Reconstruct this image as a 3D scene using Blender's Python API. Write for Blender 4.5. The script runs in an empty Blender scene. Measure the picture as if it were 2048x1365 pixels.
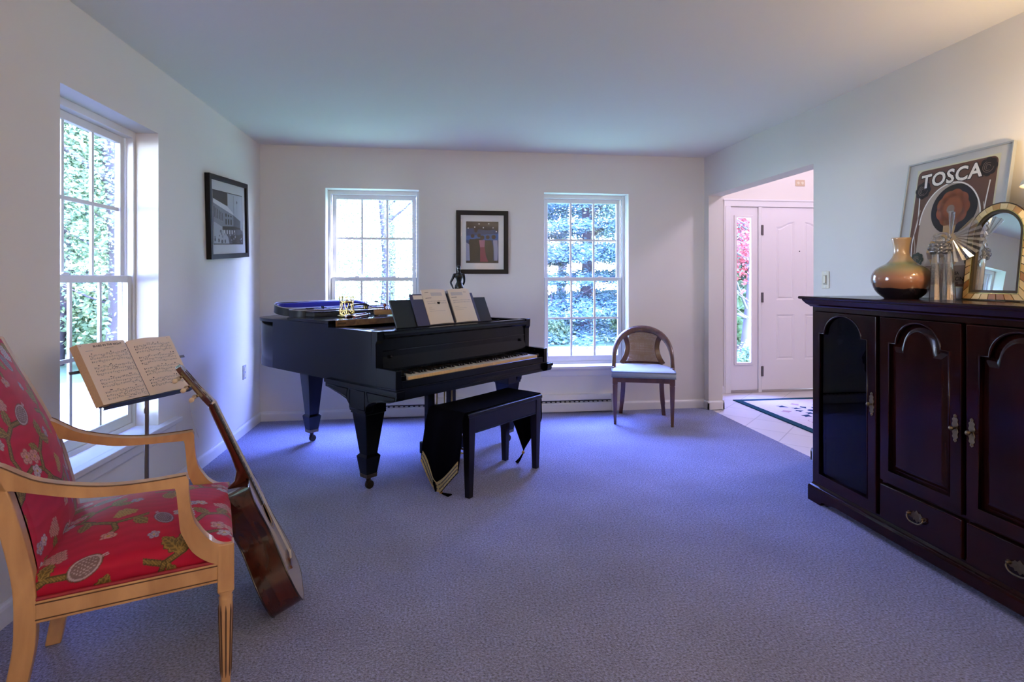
import bpy, bmesh, math, random
import numpy as np
from mathutils import Vector, Matrix
from mathutils.geometry import tessellate_polygon
random.seed(7); RNG = np.random.default_rng(7)
SC = bpy.context.scene; COL = SC.collection
PI = math.pi

# ---------------------------------------------------------------- helpers
class MB:
    """collects faces with material indices, builds one mesh object"""
    def __init__(s): s.v=[]; s.f=[]; s.m=[]; s.s=[]
    def add(s, vs, fs, m=0, smooth=False, M=None):
        o=len(s.v)
        if M is not None: vs=[M@Vector(p) for p in vs]
        s.v += [tuple(p) for p in vs]
        for f in fs:
            s.f.append([i+o for i in f]); s.m.append(m); s.s.append(smooth)
        return s
    def box(s, a, b, m=0, M=None):
        x0,y0,z0=a; x1,y1,z1=b
        vs=[(x0,y0,z0),(x1,y0,z0),(x1,y1,z0),(x0,y1,z0),(x0,y0,z1),(x1,y0,z1),(x1,y1,z1),(x0,y1,z1)]
        return s.add(vs,[(0,3,2,1),(4,5,6,7),(0,1,5,4),(1,2,6,5),(2,3,7,6),(3,0,4,7)],m,False,M)
    def frus(s, a, b, m=0, M=None):
        """loft of two rectangles: a=(cx,cy,hx,hy,z)"""
        vs=[]
        for cx,cy,hx,hy,z in (a,b): vs+=[(cx-hx,cy-hy,z),(cx+hx,cy-hy,z),(cx+hx,cy+hy,z),(cx-hx,cy+hy,z)]
        return s.add(vs,[(0,3,2,1),(4,5,6,7),(0,1,5,4),(1,2,6,5),(2,3,7,6),(3,0,4,7)],m,False,M)
    def prism(s, pts, h0, h1, M=None, m=0, smooth=False, holes=()):
        """polygon in local XY extruded h0..h1 along local Z"""
        loops=[list(pts)]+[list(h) for h in holes]
        flat=[p for l in loops for p in l]; n=len(flat)
        tris=tessellate_polygon([[Vector((p[0],p[1],0)) for p in l] for l in loops])
        vs=[(p[0],p[1],h0) for p in flat]+[(p[0],p[1],h1) for p in flat]
        def ar(t):
            a,b,c=[flat[i] for i in t]; return (b[0]-a[0])*(c[1]-a[1])-(b[1]-a[1])*(c[0]-a[0])
        fs=[]
        for t in tris:
            t=tuple(t)
            if abs(ar(t))<1e-14: continue
            if ar(t)<0: t=t[::-1]
            if h1<h0: t=t[::-1]
            fs.append(t[::-1]); fs.append(tuple(i+n for i in t))
        s.add(vs,fs,m,False,M)
        o=0; sf=[]
        for l in loops:
            k=len(l)
            for i in range(k):
                j=(i+1)%k; sf.append((o+i,o+j,o+j+n,o+i+n))
            o+=k
        s.add(vs,sf,m,smooth,M); return s
    def flat(s, pts, z, M=None, m=0):
        loops=[list(pts)]
        tris=tessellate_polygon([[Vector((p[0],p[1],0)) for p in pts]])
        fs=[]
        for t in tris:
            a,b,c=[pts[i] for i in t]
            if (b[0]-a[0])*(c[1]-a[1])-(b[1]-a[1])*(c[0]-a[0])<0: t=t[::-1]
            fs.append(tuple(t))
        return s.add([(p[0],p[1],z) for p in pts],fs,m,False,M)
    def rect(s,x0,y0,x1,y1,z,M=None,m=0): return s.flat([(x0,y0),(x1,y0),(x1,y1),(x0,y1)],z,M,m)
    def disc(s,x,y,r,z,M=None,m=0,n=20,ry=None,a=0):
        ry=r if ry is None else ry; ca,sa=math.cos(a),math.sin(a)
        P=[]
        for i in range(n):
            t=2*PI*i/n; dx,dy=r*math.cos(t),ry*math.sin(t); P.append((x+dx*ca-dy*sa,y+dx*sa+dy*ca))
        return s.add([(p[0],p[1],z) for p in P],[tuple(range(n))],m,False,M)
    def stroke(s, pts, w, z, M=None, m=0):
        """flat ribbon along 2-D points"""
        P=[Vector((p[0],p[1])) for p in pts]; vs=[]; fs=[]
        for i,p in enumerate(P):
            t=(P[min(i+1,len(P)-1)]-P[max(i-1,0)]).normalized(); nn=Vector((-t.y,t.x))*w/2
            vs+=[(p.x+nn.x,p.y+nn.y,z),(p.x-nn.x,p.y-nn.y,z)]
        for i in range(len(P)-1): fs.append((2*i,2*i+1,2*i+3,2*i+2))
        return s.add(vs,fs,m,False,M)
    def lathe(s, prof, n=32, M=None, m=0, smooth=True, cap=True, flute=None):
        vs=[];fs=[]
        for r,z in prof:
            for i in range(n):
                t=2*PI*i/n; rr=r
                if flute: rr=r*(1-flute[1]*max(0,math.cos(flute[0]*t))**2)
                vs.append((rr*math.cos(t),rr*math.sin(t),z))
        for k in range(len(prof)-1):
            for i in range(n):
                j=(i+1)%n; fs.append((k*n+i,k*n+j,(k+1)*n+j,(k+1)*n+i))
        s.add(vs,fs,m,smooth,M)
        if cap:
            L=len(prof)-1
            s.add(vs[:n],[tuple(range(n))[::-1]],m,False,M); s.add(vs[L*n:],[tuple(range(n))],m,False,M)
        return s
    def tube(s, pts, rad, n=10, m=0, closed=False, sec=None, up=None, cap=True, smooth=True, M=None):
        """sweep; rad: number or list; sec: list of 2-D section points (multiplied by rad)"""
        P=[Vector(p) for p in pts]; L=len(P)
        R=rad if hasattr(rad,'__len__') else [rad]*L
        if sec is None: sec=[(math.cos(2*PI*i/n),math.sin(2*PI*i/n)) for i in range(n)]
        n=len(sec); vs=[];fs=[]; prev=None
        for i,p in enumerate(P):
            a=P[(i-1)%L] if (closed or i>0) else p; b=P[(i+1)%L] if (closed or i<L-1) else p
            t=(b-a).normalized()
            if up is not None: x=Vector(up)
            elif prev is None: x=Vector((0,0,1)) if abs(t.z)<.9 else Vector((1,0,0))
            else: x=prev
            x=(x-t*x.dot(t)); x=x.normalized() if x.length>1e-6 else t.orthogonal().normalized()
            prev=x; y=t.cross(x)
            for q in sec: vs.append(p+x*q[0]*R[i]+y*q[1]*R[i])
        K=L if closed else L-1
        for k in range(K):
            k2=(k+1)%L
            for i in range(n):
                j=(i+1)%n; fs.append((k*n+i,k*n+j,k2*n+j,k2*n+i))
        s.add(vs,fs,m,smooth,M)
        if cap and not closed:
            s.add(vs[:n],[tuple(range(n))[::-1]],m,False,M); s.add(vs[(L-1)*n:],[tuple(range(n))],m,False,M)
        return s
    def grid(s, fn, nu, nv, m=0, smooth=True, M=None, flip=False):
        vs=[fn(i/nu,j/nv) for j in range(nv+1) for i in range(nu+1)]; fs=[]
        for j in range(nv):
            for i in range(nu):
                a=j*(nu+1)+i; q=(a,a+1,a+nu+2,a+nu+1); fs.append(q[::-1] if flip else q)
        return s.add(vs,fs,m,smooth,M)
    def sphere(s, c, r, n=16, m=0, sc=(1,1,1), M=None):
        k=n//2; prof=[]
        vs=[];fs=[]
        for j in range(k+1):
            a=-PI/2+PI*j/k
            for i in range(n):
                t=2*PI*i/n
                vs.append((c[0]+r*sc[0]*math.cos(a)*math.cos(t),c[1]+r*sc[1]*math.cos(a)*math.sin(t),c[2]+r*sc[2]*math.sin(a)))
        for j in range(k):
            for i in range(n):
                q=(i+1)%n; fs.append((j*n+i,j*n+q,(j+1)*n+q,(j+1)*n+i))
        return s.add(vs,fs,m,True,M)
    def text(s, body, size, M, m=0, offset=0, align='CENTER', space=1.0, shear=0):
        cu=bpy.data.curves.new('t','FONT'); cu.body=body; cu.size=size; cu.align_x=align; cu.offset=offset
        cu.space_character=space; cu.shear=shear; cu.resolution_u=3
        ob=bpy.data.objects.new('t',cu); COL.objects.link(ob)
        dg=bpy.context.evaluated_depsgraph_get()
        me=bpy.data.meshes.new_from_object(ob.evaluated_get(dg))
        s.add([v.co.copy() for v in me.vertices],[tuple(p.vertices) for p in me.polygons],m,False,M)
        bpy.data.objects.remove(ob); bpy.data.curves.remove(cu); bpy.data.meshes.remove(me); return s
    def build(s, name, mats, parent=None, bevel=0, seg=2, sub=0, fix=False):
        me=bpy.data.meshes.new(name); me.from_pydata(s.v,[],s.f)
        mats=mats if isinstance(mats,(list,tuple)) else [mats]
        for m in mats: me.materials.append(m)
        me.polygons.foreach_set('material_index',s.m); me.polygons.foreach_set('use_smooth',s.s)
        if fix:
            bm=bmesh.new(); bm.from_mesh(me); bmesh.ops.remove_doubles(bm,verts=bm.verts,dist=1e-5)
            bmesh.ops.recalc_face_normals(bm,faces=bm.faces); bm.to_mesh(me); bm.free()
        me.update()
        o=bpy.data.objects.new(name,me); COL.objects.link(o)
        if parent is not None: o.parent=parent
        if bevel:
            bm=bmesh.new(); bm.from_mesh(me); bmesh.ops.remove_doubles(bm,verts=bm.verts,dist=1e-6); bm.to_mesh(me); bm.free()
            b=o.modifiers.new('Bevel','BEVEL'); b.width=bevel; b.segments=seg; b.limit_method='ANGLE'; b.angle_limit=math.radians(40)
        if sub:
            b=o.modifiers.new('Subdiv','SUBSURF'); b.levels=sub; b.render_levels=sub
        return o

def thing(name,label,cat,loc=(0,0,0),rot=None,group=None,kind=None):
    o=bpy.data.objects.new(name,None); COL.objects.link(o); o.empty_display_size=.05
    if isinstance(rot,Matrix):
        o.matrix_world=Matrix.Translation(loc)@rot.to_4x4()
    else:
        o.location=loc
        if rot is not None: o.rotation_euler=(0,0,rot)
    tag(o,label,cat,group,kind); return o
def tag(o,label=None,cat=None,group=None,kind=None):
    if label: o['label']=label
    if cat: o['category']=cat
    if group: o['group']=group
    if kind: o['kind']=kind
    return o
def struct(o,label=None,cat=None): return tag(o,label,cat,None,'structure')
def catmull(P,k=6,closed=False):
    P=[Vector(p) for p in P]; n=len(P); out=[]
    rng=range(n if closed else n-1)
    for i in rng:
        g=lambda j:P[j%n] if closed else P[max(0,min(n-1,j))]
        a,b,c,d=g(i-1),g(i),g(i+1),g(i+2)
        for q in range(k):
            t=q/k
            out.append(.5*((2*b)+(c-a)*t+(2*a-5*b+4*c-d)*t*t+(3*b-a-3*c+d)*t**3))
    if not closed: out.append(P[-1])
    return out
def cat2(P,k=6,closed=False): return [(p.x,p.y) for p in catmull([(a,b,0) for a,b in P],k,closed)]
def axes(x,y,z): return Matrix((Vector(x),Vector(y),Vector(z))).transposed()
# side-profile frame: local polygon (a,b) -> (x=a, z=b), extruded along y
def XZ(y=0): return Matrix(((1,0,0,0),(0,0,-1,y),(0,1,0,0),(0,0,0,1)))   # h -> -y
def YZ(x=0): return Matrix(((0,0,1,x),(1,0,0,0),(0,1,0,0),(0,0,0,1)))    # a->y b->z h->x

# ---------------------------------------------------------------- materials
def lin(h):
    h=h.lstrip('#'); c=[int(h[i:i+2],16)/255 for i in (0,2,4)]
    return tuple((x/12.92 if x<=.04045 else ((x+.055)/1.055)**2.4) for x in c)+(1,)
def newmat(name):
    m=bpy.data.materials.new(name); m.use_nodes=True; nt=m.node_tree
    return m,nt,nt.nodes['Principled BSDF']
def mat(name,col,rough=.5,metal=0,spec=.5,coat=0,noise=None,bump=None,sheen=0,coatr=.05):
    m,nt,b=newmat(name); col=col if len(col)==4 else tuple(col)+(1,)
    b.inputs['Base Color'].default_value=col; b.inputs['Roughness'].default_value=rough
    b.inputs['Metallic'].default_value=metal; b.inputs['Specular IOR Level'].default_value=spec
    b.inputs['Coat Weight'].default_value=coat; b.inputs['Coat Roughness'].default_value=coatr
    b.inputs['Sheen Weight'].default_value=sheen
    N=nt.nodes; L=nt.links
    tc=N.new('ShaderNodeTexCoord')
    if noise:   # (scale, amount)
        n=N.new('ShaderNodeTexNoise'); n.inputs['Scale'].default_value=noise[0]; n.inputs['Detail'].default_value=5
        L.new(tc.outputs['Object'],n.inputs['Vector'])
        mx=N.new('ShaderNodeMix'); mx.data_type='RGBA'
        k=noise[1]; mx.inputs[6].default_value=tuple(c*(1-k) for c in col[:3])+(1,); mx.inputs[7].default_value=tuple(min(1,c*(1+k)) for c in col[:3])+(1,)
        L.new(n.outputs['Fac'],mx.inputs[0]); L.new(mx.outputs[2],b.inputs['Base Color'])
    if bump:    # (scale, strength, distance)
        n=N.new('ShaderNodeTexNoise'); n.inputs['Scale'].default_value=bump[0]; n.inputs['Detail'].default_value=3
        L.new(tc.outputs['Object'],n.inputs['Vector'])
        bp=N.new('ShaderNodeBump'); bp.inputs['Strength'].default_value=bump[1]; bp.inputs['Distance'].default_value=bump[2]
        L.new(n.outputs['Fac'],bp.inputs['Height']); L.new(bp.outputs['Normal'],b.inputs['Normal'])
    return m
def wood(name,c1,c2,scale=6,stretch=(1,1,.12),rough=.35,coat=.3,detail=6,coatr=.1):
    m,nt,b=newmat(name); N=nt.nodes; L=nt.links
    tc=N.new('ShaderNodeTexCoord'); mp=N.new('ShaderNodeMapping'); mp.inputs['Scale'].default_value=stretch
    n=N.new('ShaderNodeTexNoise'); n.inputs['Scale'].default_value=scale*4; n.inputs['Detail'].default_value=detail; n.inputs['Distortion'].default_value=.6
    cr=N.new('ShaderNodeValToRGB'); cr.color_ramp.elements[0].position=.3; cr.color_ramp.elements[1].position=.7
    cr.color_ramp.elements[0].color=c1 if len(c1)==4 else tuple(c1)+(1,); cr.color_ramp.elements[1].color=c2 if len(c2)==4 else tuple(c2)+(1,)
    L.new(tc.outputs['Object'],mp.inputs['Vector']); L.new(mp.outputs['Vector'],n.inputs['Vector']); L.new(n.outputs['Fac'],cr.inputs['Fac'])
    L.new(cr.outputs['Color'],b.inputs['Base Color'])
    b.inputs['Roughness'].default_value=rough; b.inputs['Coat Weight'].default_value=coat; b.inputs['Coat Roughness'].default_value=coatr
    return m
def vcol(name,rough=.6,sheen=.2,bump=0,spec=.3):
    m,nt,b=newmat(name); N=nt.nodes; L=nt.links
    a=N.new('ShaderNodeVertexColor'); a.layer_name='Col'; L.new(a.outputs['Color'],b.inputs['Base Color'])
    b.inputs['Roughness'].default_value=rough; b.inputs['Sheen Weight'].default_value=sheen; b.inputs['Specular IOR Level'].default_value=spec
    return m
def glass_thin(name,tint=(1,1,1),refl=.06):
    """thin pane: passes light straight through, mirrors a little"""
    m,nt,b=newmat(name); N=nt.nodes; L=nt.links; N.remove(b); out=N['Material Output']
    t=N.new('ShaderNodeBsdfTransparent'); t.inputs['Color'].default_value=tuple(tint)+(1,)
    g=N.new('ShaderNodeBsdfGlossy'); g.inputs['Roughness'].default_value=.0
    lw=N.new('ShaderNodeLayerWeight'); lw.inputs['Blend'].default_value=.5
    p=N.new('ShaderNodeMath'); p.operation='POWER'; p.inputs[1].default_value=5; L.new(lw.outputs['Facing'],p.inputs[0])
    f=N.new('ShaderNodeMath'); f.operation='MULTIPLY_ADD'; f.inputs[1].default_value=.7; f.inputs[2].default_value=.03; L.new(p.outputs[0],f.inputs[0])
    mx=N.new('ShaderNodeMixShader'); L.new(f.outputs[0],mx.inputs[0]); L.new(t.outputs[0],mx.inputs[1]); L.new(g.outputs[0],mx.inputs[2])
    L.new(mx.outputs[0],out.inputs['Surface']); return m
def emit(name,col,strength):
    m,nt,b=newmat(name); N=nt.nodes
    b.inputs['Base Color'].default_value=tuple(col[:3])+(1,); b.inputs['Emission Color'].default_value=tuple(col[:3])+(1,); b.inputs['Emission Strength'].default_value=strength
    return m

M_wall=mat('wall_paint',(.77,.745,.69),.65,spec=.25,noise=(2,.015))
M_ceil=mat('ceiling_paint',(.80,.785,.74),.8,spec=.15)
M_trim=mat('white_trim_paint',(.78,.78,.78),.35,noise=(3,.02))
M_vinyl=mat('window_vinyl',(.80,.80,.80),.35)
M_dark=mat('dark_gap',(.02,.02,.022),.6)
M_pane=glass_thin('window_glass')
M_door=mat('door_paint',(.80,.78,.79),.35)
M_plate=mat('ivory_plastic',lin('#d8d0b8'),.4)
M_greyplate=mat('grey_plastic',(.35,.35,.38),.5)
M_heater=mat('heater_enamel',(.72,.71,.69),.4)
M_steel=mat('brushed_steel',(.55,.55,.57),.3,1)
M_brass=mat('polished_brass',(.72,.55,.18),.22,1,noise=(30,.2))
M_oldbrass=mat('antique_brass',(.17,.125,.07),.35,1,noise=(60,.3))
M_black=mat('black_frame',(.005,.005,.006),.45,spec=.25)
M_matboard=mat('mat_board',(.66,.68,.71),.85,spec=.1)
def carpet():
    m,nt,b=newmat('cut_pile_carpet'); N=nt.nodes; L=nt.links
    tc=N.new('ShaderNodeTexCoord')
    n1=N.new('ShaderNodeTexNoise'); n1.inputs['Scale'].default_value=120; n1.inputs['Detail'].default_value=4
    n2=N.new('ShaderNodeTexNoise'); n2.inputs['Scale'].default_value=2.2; n2.inputs['Detail'].default_value=4
    vo=N.new('ShaderNodeTexVoronoi'); vo.inputs['Scale'].default_value=230
    for n in (n1,n2,vo): L.new(tc.outputs['Object'],n.inputs['Vector'])
    cr=N.new('ShaderNodeValToRGB'); e=cr.color_ramp.elements
    e[0].position=.28; e[0].color=(.100,.105,.165,1); e[1].position=.72; e[1].color=(.44,.47,.80,1)
    L.new(n1.outputs['Fac'],cr.inputs['Fac'])
    mx=N.new('ShaderNodeMix'); mx.data_type='RGBA'; mx.blend_type='MULTIPLY'; mx.inputs[0].default_value=1
    cr2=N.new('ShaderNodeValToRGB'); cr2.color_ramp.elements[0].position=.35; cr2.color_ramp.elements[0].color=(.82,.82,.82,1); cr2.color_ramp.elements[1].position=.65
    L.new(n2.outputs['Fac'],cr2.inputs['Fac']); L.new(cr.outputs['Color'],mx.inputs[6]); L.new(cr2.outputs['Color'],mx.inputs[7])
    L.new(mx.outputs[2],b.inputs['Base Color']); b.inputs['Roughness'].default_value=.95; b.inputs['Specular IOR Level'].default_value=.1
    b.inputs['Sheen Weight'].default_value=.25
    bp=N.new('ShaderNodeBump'); bp.inputs['Strength'].default_value=.9; bp.inputs['Distance'].default_value=.006
    L.new(vo.outputs['Distance'],bp.inputs['Height']); L.new(bp.outputs['Normal'],b.inputs['Normal'])
    return m
M_carpet=carpet()
def tiles():
    m,nt,b=newmat('hall_floor_tile'); N=nt.nodes; L=nt.links
    tc=N.new('ShaderNodeTexCoord'); mp=N.new('ShaderNodeMapping'); mp.inputs['Rotation'].default_value=(0,0,PI/4)
    L.new(tc.outputs['Object'],mp.inputs['Vector'])
    br=N.new('ShaderNodeTexBrick'); br.offset=0; br.inputs['Scale'].default_value=3.0; br.inputs['Brick Width'].default_value=1; br.inputs['Row Height'].default_value=1
    br.inputs['Mortar Size'].default_value=.012; br.inputs['Color1'].default_value=(.56,.53,.52,1); br.inputs['Color2'].default_value=(.60,.57,.56,1); br.inputs['Mortar'].default_value=(.36,.34,.34,1)
    L.new(mp.outputs['Vector'],br.inputs['Vector']); L.new(br.outputs['Color'],b.inputs['Base Color']); b.inputs['Roughness'].default_value=.35
    return m
M_tile=tiles()
SKY=128.0; SUN=34.0; LAMP=17.0; LAMP_E=20.0; FILL=88.0; FILL2=8.0; FILL3=78.0; HALL=75.0; EXPO=0.0
# ---------------------------------------------------------------- room shell
LX,RX,BY,CH=-1.557,2.579,5.18,2.44
RY=-3.0           # wall behind the camera
HX,HY,HC=4.9,5.82,4.3   # entrance hall
WZ0,WZ1=.43,2.07
W2=(-.998,-.173); W3=(.987,1.812); W1=(2.552,3.377)
OP=(3.574,5.09); OZ=2.055; RT=.142   # opening to the hall, wall thickness
ET=.20            # outer wall thickness
# left wall (x = LX), window opening between y W1
def wall_boxes(mb,fn,a0,a1,holes,z0,z1):
    """fn(a0,a1,z0,z1) adds a box; holes = [(a,b,za,zb)] sorted"""
    cur=a0
    for a,b,za,zb in holes:
        fn(cur,a,z0,z1)
        if za>z0: fn(a,b,z0,za)
        if zb<z1: fn(a,b,zb,z1)
        cur=b
    fn(cur,a1,z0,z1)
mb=MB(); wall_boxes(mb,lambda a,b,z,w:mb.box((LX-ET,a,z),(LX,b,w)),RY-ET,BY+ET,[(W1[0],W1[1],WZ0,WZ1)],-.5,CH); struct(mb.build('wall_left',M_wall))
mb=MB(); wall_boxes(mb,lambda a,b,z,w:mb.box((a,BY,z),(b,BY+ET,w)),LX,RX+RT,[(W2[0],W2[1],WZ0,WZ1),(W3[0],W3[1],WZ0,WZ1)],-.5,CH); struct(mb.build('wall_back',M_wall))
mb=MB(); wall_boxes(mb,lambda a,b,z,w:mb.box((RX,a,z),(RX+RT,b,w)),RY-ET,BY,[(OP[0],OP[1],0,OZ)],0,CH); struct(mb.build('wall_right',M_wall))
mb=MB(); mb.box((LX,RY-ET,-.5),(RX,RY,CH)); struct(mb.build('wall_rear',M_wall))
mb=MB(); mb.box((LX-ET,RY-ET,CH),(RX+RT,BY+ET,CH+.25)); struct(mb.build('ceiling',M_ceil))
mb=MB(); mb.box((LX,RY,-.12),(RX+.02,BY,0)); struct(mb.build('floor',M_carpet))
# hall
mb=MB(); mb.box((RX+.02,1.2,-.12),(HX,HY,-.006)); struct(mb.build('floor_hall',M_tile))
DX0,DX1=3.571,4.486; SLX=(3.274,3.44); SLZ=(.331,1.933)
mb=MB(); wall_boxes(mb,lambda a,b,z,w:mb.box((a,HY,z),(b,HY+.2,w)),RX+RT,HX,[(3.20,DX1+.04,-.006,2.07)],-.12,HC); struct(mb.build('wall_hall_front',M_wall))
mb=MB(); mb.box((HX,1.2,-.12),(HX+.15,HY+.2,HC)); struct(mb.build('wall_hall_right',M_wall))
mb=MB(); mb.box((RX+RT,1.05,-.12),(HX+.15,1.2,HC)); struct(mb.build('wall_hall_rear',M_wall))
mb=MB(); mb.box((RX,1.05,CH+.25),(RX+RT,HY+.2,HC)); mb.box((RX,BY+ET,-.12),(RX+RT,HY+.2,CH+.25)); struct(mb.build('wall_hall_left',M_wall))
mb=MB(); mb.box((RX,1.05,HC),(HX+.15,HY+.2,HC+.2)); struct(mb.build('ceiling_hall',M_ceil))
# baseboards: profile (out, z)
BP=[(0,0),(.013,0),(.013,.062),(.010,.072),(.005,.078),(.004,.085),(0,.085)]
def base_run(name,p0,p1,nrm,ext=(0,0)):
    p0=Vector(p0);p1=Vector(p1);d=(p1-p0).normalized();n=Vector(nrm)
    mb=MB();L=(p1-p0).length
    M=Matrix.Translation(p0)@axes(n,(0,0,1),d).to_4x4()
    mb.prism([(a,b) for a,b in BP],-ext[0],L+ext[1],M); return struct(mb.build(name,M_trim,fix=True))
base_run('baseboard_left',(LX,RY,0),(LX,BY,0),(1,0,0))
HTX=(-.56,1.655)
base_run('baseboard_back',(LX,BY,0),(HTX[0],BY,0),(0,-1,0)); base_run('baseboard_back',(HTX[1],BY,0),(RX,BY,0),(0,-1,0))
mb=MB()
for (p0,p1,n,e) in [((RX,OP[1],0),(RX,BY,0),(-1,0,0),(.013,0)),((RX,OP[1],0),(RX+RT,OP[1],0),(0,-1,0),(.013,.013)),((RX,RY,0),(RX,OP[0],0),(-1,0,0),(0,.013)),((RX,OP[0],0),(RX+RT,OP[0],0),(0,1,0),(.013,.013)),((RX+RT,OP[1],0),(RX+RT,BY+.5,0),(1,0,0),(.013,0))]:
    p0=Vector(p0);p1=Vector(p1);d=(p1-p0).normalized()
    M=Matrix.Translation(p0)@axes(Vector(n),(0,0,1),d).to_4x4(); mb.prism(BP,-e[0],(p1-p0).length+e[1],M)
struct(mb.build('baseboard_right',M_trim,fix=True))
base_run('baseboard_hall',(RX+RT,HY,-.006),(3.122,HY,-.006),(0,-1,0))

# ---- double-hung windows; local x along the wall, y outwards, z up
def window(name,loc,rot,w,stool_ext=(.06,.06),label=None):
    t=thing(name,label,'window',loc,rot); t['kind']='structure'
    h=WZ1-WZ0; z0=WZ0; D=.118
    mb=MB()   # frame / jamb liner
    mb.box((0,D,z0),(.024,ET,WZ1)); mb.box((w-.024,D,z0),(w,ET,WZ1)); mb.box((.024,D,WZ1-.036),(w-.024,ET,WZ1)); mb.box((.024,D,z0),(w-.024,ET,z0+.028))
    for x in (.024,w-.030): mb.box((x,D+.034,z0+.028),(x+.006,D+.04,WZ1-.036)); 
    mb.build('frame',M_vinyl,t,bevel=.002)
    mid=(z0+WZ1)/2+.004
    def sash(nm,y0,za,zb,rb,rt,off):
        mb=MB(); x0,x1=.028+off,w-.028-off; st=.036; T=.03
        mb.box((x0,y0,za),(x0+st,y0+T,zb)); mb.box((x1-st,y0,za),(x1,y0+T,zb)); mb.box((x0+st,y0,za),(x1-st,y0+T,za+rb)); mb.box((x0+st,y0,zb-rt),(x1-st,y0+T,zb))
        s=mb.build(nm,M_vinyl,t,bevel=.0025)
        gx0,gx1,gz0,gz1=x0+st,x1-st,za+rb,zb-rt
        mb=MB(); b=.0095
        for k in (1,2):
            x=gx0+(gx1-gx0)*k/3; mb.box((x-b,y0+.009,gz0),(x+b,y0+.021,gz1))
        z=(gz0+gz1)/2
        xs=[gx0]+[gx0+(gx1-gx0)*k/3 for k in (1,2)]+[gx1]
        for k in range(3): mb.box((xs[k]+(b if k else 0),y0+.009,z-b),(xs[k+1]-(b if k<2 else 0),y0+.021,z+b))
        mb.build('muntin_grid',M_vinyl,s)
        mb=MB(); mb.box((gx0-.004,y0+.013,gz0-.004),(gx1+.004,y0+.017,gz1+.004)); mb.build('pane',M_pane,s)
        return s
    lo=sash('lower_sash',D+.008,z0+.03,mid+.016,.052,.034,0)
    up=sash('upper_sash',D+.044,mid-.016,WZ1-.038,.034,.038,.004)
    for x in (.3*w,.7*w):
        mb=MB(); mb.box((x-.028,D+.01,mid+.016),(x+.028,D+.034,mid+.022)); mb.box((x-.012,D+.012,mid+.022),(x+.03,D+.022,mid+.030)); mb.build('sash_lock',M_vinyl,t,bevel=.002)
    mb=MB(); a,b=stool_ext
    mb.box((.001,-.002,z0-.024),(w-.001,D+.01,z0+.004)); mb.box((-a,-.045,z0-.024),(w+b,0,z0+.004)); mb.build('stool',M_trim,t,bevel=.004)
    mb=MB()
    M=Matrix.Translation((-a+.02,0,0))@axes((0,-1,0),(0,0,1),(1,0,0)).to_4x4()
    mb.prism([(0,z0-.095),(.008,z0-.095),(.012,z0-.085),(.012,z0-.045),(.02,z0-.035),(.03,z0-.024),(0,z0-.024)],0,w+a+b-.04,M); mb.build('apron',M_trim,t,fix=True)
    return t
window('window_1',(LX,W1[0],0),PI/2,W1[1]-W1[0],(.10,.20),'tall double-hung window in the left wall behind the music stand')
window('window_2',(W2[0],BY,0),0,W2[1]-W2[0],(.05,.05),'double-hung window in the back wall behind the piano')
window('window_3',(W3[0],BY,0),0,W3[1]-W3[0],(.05,.05),'double-hung window in the back wall behind the cane-back chair')

# ---- front door and sidelight
M_hinge=mat('hinge_metal',(.16,.14,.15),.4,.6)
def door():
    t=thing('door_1','white six-panel front door with arched upper panels','door',(DX0,HY,0)); t['kind']='structure'
    w=DX1-DX0; mb=MB(); z0,z1=.022,2.055
    holes=[]; panels=[]
    def arch(x0,x1,za,zb,r,d=0):
        x0+=d;x1-=d;za+=d;zb-=d;r=max(.0,r)
        P=[(x0,za),(x1,za),(x1,zb-r)]
        n=8
        for i in range(1,n):
            u=i/n; x=x1+(x0-x1)*u
            P.append((x,zb-r+r*(.5-.5*math.cos(2*PI*u)) ))
        P.append((x0,zb-r)); return P
    # asymmetric arch: rises towards the door centre
    def arch2(x0,x1,za,zb,r,side,d=0):
        x0+=d;x1-=d;za+=d;zb-=d
        P=[(x0,za),(x1,za)]
        n=10
        for i in range(n+1):
            u=i/n; x=x1+(x0-x1)*u; s=(1-u) if side<0 else u
            P.append((x,zb-r+r*(.5-.5*math.cos(PI*s))))
        return P
    defs=[(.175,.395,1.02,1.90,.06,-1),(w-.395,w-.175,1.02,1.90,.06,1),(.175,.395,.35,.86,0,-1),(w-.395,w-.175,.35,.86,0,1),(.175,.395,.16,.24,0,-1),(w-.395,w-.175,.16,.24,0,1)]
    defs=defs[:4]
    M=XZ(.045)   # h -> -y : slab from y=.045 (h=0) to y=0 (h=.045)
    hs=[arch2(*q) for q in defs]
    mb.prism([(.004,z0),(w-.004,z0),(w-.004,z1),(.004,z1)],.0,.045,M,holes=hs)
    for q in defs:
        A=arch2(*q); B=arch2(*q,d=.022); C_=arch2(*q,d=.034); n=len(A)
        def loft(P,hp,Q,hq):
            vs=[M@Vector((p[0],p[1],hp)) for p in P]+[M@Vector((p[0],p[1],hq)) for p in Q]
            mb.add(vs,[(i,(i+1)%n,(i+1)%n+n,i+n) for i in range(n)])
        loft(A,.045,B,.036); loft(B,.036,C_,.042); mb.flat(C_,.042,M)
    mb.build('slab',M_door,t,fix=True)
    for z in (.23,1.05,1.80):
        mb=MB(); mb.box((-.012,-.016,z-.055),(.016,-.0002,z+.055)); mb.tube([(-.002,-.018,z-.055),(-.002,-.018,z+.055)],.007,8); mb.build('hinge',M_hinge,t)
    mb=MB(); mb.lathe([(.006,0),(.006,.004),(.003,.006)],12,Matrix.Translation((w/2,0,1.567))@Matrix.Rotation(PI/2,4,'X')); mb.build('peephole',M_dark,t)
    mb=MB(); mb.lathe([(.03,0),(.03,.008),(.012,.012),(.012,.04),(.03,.05),(.03,.07),(.012,.08)],20,Matrix.Translation((w-.07,0,.95))@Matrix.Rotation(PI/2,4,'X')); mb.build('knob',M_brass,t)
door()
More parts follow.
